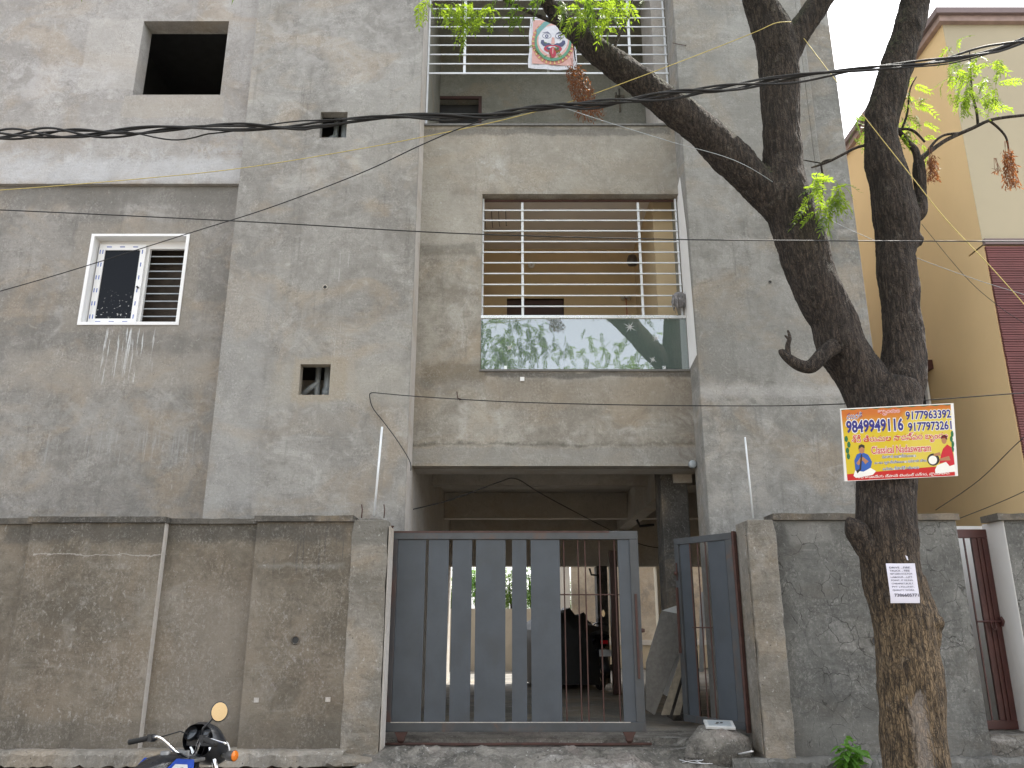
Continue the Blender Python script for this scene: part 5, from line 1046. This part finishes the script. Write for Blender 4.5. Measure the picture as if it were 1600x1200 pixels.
# face cloth on the upper balcony grille
fc = WP(864, 68, YGR - .03); Wf, Hf = 72 * SC(68, YGR), 82 * SC(68, YGR)
Wf *= 1.03; Hf *= 1.12
FC = thing('face_cloth', 'printed cloth with a moustached staring face hung on the upper balcony grille', 'hanging cloth', fc, rot=(0, R(2), 0))
fm = [simple('cloth_%s' % n_, c_, .8, var=.15, scale=20) for n_, c_ in (('white', (.62, .63, .68)), ('teal', (.16, .33, .33)), ('pink', (.60, .36, .33)), ('red', (.42, .05, .08)), ('yellow', (.62, .47, .20)), ('navy', (.08, .09, .17)), ('green', (.12, .29, .2)), ('brick', (.5, .2, .17)))]
m = MB(); N_ = 12; vs = [((i / N_ - .5) * Wf * (1 + .02 * math.sin(j)), .006 * math.sin(i * 1.1) * math.cos(j * .5), (j / N_ - .5) * Hf - (.02 * math.sin(i / N_ * 3.1) if j == 0 else 0)) for j in range(N_ + 1) for i in range(N_ + 1)]
m.add(vs, [(j * (N_ + 1) + i, j * (N_ + 1) + i + 1, (j + 1) * (N_ + 1) + i + 1, (j + 1) * (N_ + 1) + i) for j in range(N_) for i in range(N_)], 0, True); m.build('cloth', fm[0], FC, rel=False)
D = MB(); layer = [-.008]
def fp(pts, mi): layer[0] -= .0003; D.add([(u * Wf, layer[0], v * Hf) for u, v in pts], [tuple(range(len(pts)))], mi)
def fe(cu, cv, ru, rv, mi, a0=0, a1=360, n=28):
    fp([(cu + ru * math.cos(R(a0 + (a1 - a0) * k / n)), cv + rv * math.sin(R(a0 + (a1 - a0) * k / n))) for k in range(n + (a1 - a0 < 360))], mi)
fp([(-.43, -.42), (.43, -.45), (.43, .46), (-.43, .46)], 2); fe(0, .02, .45, .46, 7)
for k in range(30):
    a = R(k * 12); c_, s_ = math.cos(a), math.sin(a); fp([(.44 * c_ - .022 * s_, .02 + .45 * s_ + .022 * c_), (.44 * c_ + .022 * s_, .02 + .45 * s_ - .022 * c_), (.37 * c_, .02 + .38 * s_)][::-1], 4)
fe(0, .02, .39, .39, 6); fe(0, .04, .34, .35, 2); fe(0, .05, .31, .30, 0); fp([(-.33, .1), (-.36, .25), (-.2, .42), (-.02, .44), (-.14, .34), (-.26, .22)][::-1], 1); fp([(.33, .1), (.36, .25), (.2, .42), (.02, .44), (.14, .34), (.26, .22)], 1)
for s in (-1, 1):
    fe(s * .135, .13, .095, .055, 5); fe(s * .135, .13, .085, .045, 0); fe(s * .135, .125, .036, .036, 5); fe(s * .135, .125, .014, .014, 0)
    fp([(s * .05, .17), (s * .12, .22), (s * .24, .19), (s * .13, .195)][::-s], 5)
    fp([(s * .01, -.055), (s * .10, -.09), (s * .2, -.08), (s * .26, -.02), (s * .25, .04), (s * .2, .05), (s * .18, .01), (s * .13, -.015), (s * .08, -.01)][::s], 5)
    fp([(s * .12, -.11), (s * .16, -.11), (s * .14, -.19)][::-s], 0)
fp([(-.04, -.03), (.04, -.03), (.025, .10), (-.025, .10)], 2); fe(0, -.13, .19, .08, 3); fe(0, -.12, .14, .045, 5); fe(0, -.10, .10, .02, 0); fe(0, -.20, .075, .11, 3); fe(0, -.17, .012, .07, 2)
D.build('face_print', fm, FC, rel=False)

# ============================================================ CABLES
bp = [(-260, 208, 5.0), (-60, 213, 5.0), (60, 210, 5.0), (150, 207, 5.0), (250, 203, 5), (360, 200, 5), (500, 191, 5), (640, 185, 5), (780, 176, 5), (900, 166, 5), (1000, 155, 5), (1100, 141, 5), (1200, 126, 5), (1300, 115, 5), (1400, 104, 5), (1480, 92, 5), (1560, 76, 5), (1600, 64, 5), (1700, 42, 5), (1900, -10, 5)]
BN = thing('cable_bundle', 'thick twisted bundle of black cables crossing in front of the facade', 'cable', WP(800, 175, 5))
for k in range(5):
    q = []; tot = 0
    for i in range(len(bp) - 1):
        for j in range(12):
            t = j / 12; px = bp[i][0] * (1 - t) + bp[i + 1][0] * t; py = bp[i][1] * (1 - t) + bp[i + 1][1] * t; c = WP(px, py, 5)
            amp = .024 * (1 + .35 * math.sin(px * .011 + k) + .3 * math.sin(px * .017 + 2 * k)) * (1.25 if px < 480 else 1.0); ph = px * .024 * (1, 1, .8, 1.15, .7)[k] + k * 1.5 + .9 * math.sin(px * .007)
            if k == 4 and 200 < px < 320: amp *= 1 + 1.1 * math.sin((px - 200) / 120 * 3.14)
            q.append(c + Vector((0, math.cos(ph) * amp * .8, math.sin(ph) * amp)))
    mm = MB(); mm.tube(q, .0085 if k < 4 else .0055, 8); mm.build('cable', mBlack, BN)
wire('electric_wire', [(-200, 322, 5.6), (0, 328, 5.6), (400, 347, 5.6), (700, 364, 5.6), (1000, 373, 5.6), (1250, 376, 5.6), (1600, 377, 5.6), (1800, 376, 5.6)], .0045, mBlack, 'thin black wire running level across the facade in front of the first floor balcony')
wire('electric_wire', [(-100, 482, 7), (0, 455, 7), (120, 420, 7), (300, 363, 7), (420, 325, 6.6), (560, 272, 6), (655, 228, 5.5), (720, 200, 5.2), (780, 180, 5.02)], .0045, mBlack, 'thin black wire rising from the left window to the cable bundle')
wire('electric_wire', [(880, 168, 5.02), (940, 188, 5.3), (1050, 222, 5.6), (1160, 256, 5.9), (1260, 320, 6.7), (1320, 355, 6.9), (1425, 400, 7.0), (1500, 428, 7.0), (1560, 448, 7), (1700, 490, 7)], .0025, mPVC, 'thin pale wire sagging from the bundle behind the tree to the right')
wire('string', [(-100, 300, 6.6), (0, 297, 6.6), (200, 281, 6.6), (375, 263, 6.6), (560, 233, 6.5), (700, 206, 6.4), (800, 184, 6.3), (900, 156, 6.25), (1000, 120, 6.2), (1100, 82, 6.15), (1180, 50, 6.12), (1212, 36, 6.1), (1236, 34, 6.15)], .0035, mWhiteString, 'yellow string stretched from the left to the tree limb', 'string')
wire('string', [(1256, 60, 6.3), (1300, 118, 6.1), (1355, 188, 6.1), (1420, 270, 6.1), (1480, 345, 6.1), (1560, 430, 6.1), (1700, 590, 6.1)], .0035, mWhiteString, 'yellow string slanting down to the right past the right limb', 'string')
wire('electric_wire', [(642, 735, 8.3), (640, 720, 8.35), (622, 690, 8.4), (600, 660, 8.45), (583, 638, 8.46), (578, 622, 8.46), (580, 614, 8.46), (600, 615, 8.3), (660, 620, 8.1), (800, 628, 7.7), (1000, 633, 7.2), (1200, 634, 6.9), (1320, 631, 6.8), (1450, 625, 6.8), (1600, 614, 6.8), (1750, 606, 6.8)], .0055, mBlack, 'black wire looping off the left pilaster then crossing behind the advert board')
wire('electric_wire', [(1462, 797, 8.0), (1530, 750, 7.6), (1600, 683, 7.2), (1700, 600, 7)], .004, mBlack, 'thin dark wire climbing from the right wall coping past the ochre house'); wire('electric_wire', [(1494, 812, 7.8), (1550, 790, 7.6), (1600, 768, 7.4), (1700, 720, 7.2)], .004, mBlack, 'thin dark wire low at the right edge above the maroon gate')
wire('electric_wire', [(1440, 350, 8.2), (1508, 432, 8.0), (1560, 478, 7.8), (1600, 505, 7.6), (1700, 570, 7.4)], .003, mBlack, 'faint thin wire in front of the ochre wall below the yellow string')

# ============================================================ OCHRE HOUSE
YC = 8.5; OC = WP(1471, 30, YC); xo = OC.x; zo = OC.z
OH = thing('ochre_house', 'ochre house with khaki front and maroon cladding right of the tree', 'building', (xo + 3, YC, 0))
m = MB(); m.box(xo, 14, YC + .3, 20, 0, zo - .01); m.build('side_wall', mYel, OH)
zc_ = ZZ(381, YC - .05)
m = MB(); m.box(xo + .001, 14, YC, YC + .299, zc_ + .06, zo - .01); m.build('front_wall', [mKhaki], OH)
m = MB(); m.box(xo - .0, 14, YC + .001, YC + .299, 0, zc_); m.build('front_wall', [mYel], OH)
m = MB(); m.box(xo - .001, xo + .0008, YC + .004, YC + .3, zc_ + .02, zo - .01); m.build('wall_return', mYel, OH)
m = MB(); m.box(xo + .0, 14, YC - .05, YC + .0, zc_, zc_ + .07); m.build('cladding_cap', mTrim, OH)
m = MB(); k = 0; z = zc_ - .02
while z > .2 and k < 300:
    m.box(xo + .01 + .004 * random.random(), 9.5, YC - .03 - .008 * random.random(), YC, z - .024, z - .002); z -= .029; k += 1
cl = m.build('cladding_strips', mMarClad, OH); cl['kind'] = 'stuff'
m = MB(); m.box(xo - .12, 14, YC - .12, 20, zo, zo + .085); m.build('roof_coping', mTrim, OH)
m = MB(); m.box(xo - .07, 14, YC - .07, 20, zo - .085, zo - .001); m.build('roof_fascia', simple('pink_brown_trim', (.36, .26, .23), .8), OH)
# projecting volume at the back of its side
a1 = WP(1337, 373, 12.2); zt1 = ZZ(316, 12.2)
m = MB(); m.box(a1.x, xo - .001, 12.2, 14.6, a1.z, zt1); m.build('side_balcony', simple('pale_mauve_paint', (.45, .36, .32), .85, scale=1), OH)
m = MB(); m.box(a1.x - .05, xo - .001, 12.15, 14.65, zt1, zt1 + .1); m.build('balcony_coping', mTrim, OH)
m = MB(); m.box(a1.x + .15, xo - .001, 12.5, 14.5, 0, a1.z - .001); m.build('side_bay', mYel, OH)
a2 = WP(1430, 572, 10.4)
m = MB(); m.box(xo - .5, xo - .001, 9.95, 11.2, ZZ(576, 9.95), ZZ(562, 9.95)); m.build('sunshade', mMaroon, OH)
m = MB(); m.box(xo - .02, xo - .0012, 10.15, 11.0, ZZ(680, 10.15), ZZ(592, 10.15)); m.build('window', mDark, OH)
m = MB(); m.box(xo - .05, xo - .0212, 10.1, 10.17, ZZ(680, 10.15), ZZ(590, 10.15)); m.build('window_frame', mUpvc, OH)

# ============================================================ ACROSS THE STREET (seen only in reflections)
FH = thing('opposite_house', 'pale yellow single storey house across the street behind the photographer', 'building', (0, -8, 0))
m = MB(); wall_xz(m, -9, 9, 0, 3.6, -7.0, -7.3, [(-5, -3.6, 1, 2.4), (-1, .1, .1, 2.2), (2, 3.5, 1, 2.4), (5, 6.5, 1, 2.4)]); m.build('wall', mYel, OH if False else FH, fix=True)
m = MB(); m.box(-9, 9, -13, -7.301, 0, 3.6); m.build('house_body', mCream, FH)
m = MB(); m.box(-9.2, 9.2, -13.2, -6.8, 3.6, 3.75); m.build('roof', mTrim, FH)
for (a, b2) in ((-5, -3.6), (2, 3.5), (5, 6.5)): m = MB(); m.box(a, b2, -7.2, -7.15, 1, 2.4); m.build('window', mDGlass, FH)
m = MB(); m.box(-1, .1, -7.2, -7.15, .1, 2.2); m.build('door', mDoor, FH)
for i, (x, y, h) in enumerate(((-3.2, -4.2, 9.5), (3.4, -4.6, 10.5))):
    T = thing('street_tree', ('spreading neem tree across the street, on the photographer\'s left', 'taller neem tree across the street, on the photographer\'s right')[i], 'tree', (x, y, 0))
    mm = MB(); mm.tube([(x, y, -.05), (x + .1, y, 2), (x - .1, y + .1, 4.5), (x + .2, y, h - 2)], [.24, .2, .15, .05], 12)
    for k in range(7): a = k * .9; mm.tube([(x, y, 3.8 + .3 * k), (x + math.cos(a) * 1, y + math.sin(a) * 1, 5 + .35 * k), (x + math.cos(a) * 2.0, y + math.sin(a) * 1.8, 6 + .4 * k)], [.08, .05, .02], 7)
    mm.build('trunk', mBark, T); o = instance('crown', crown_mesh(1300, [(x, y, h - 2.2, 2.6, 2.0, 1.8), (x + 1.2, y + .3, h - 3.4, 1.5, 1.4, 1.1), (x - 1.3, y, h - 3, 1.6, 1.3, 1.2)], lambda p: True, 40 + i, 1.5), T)
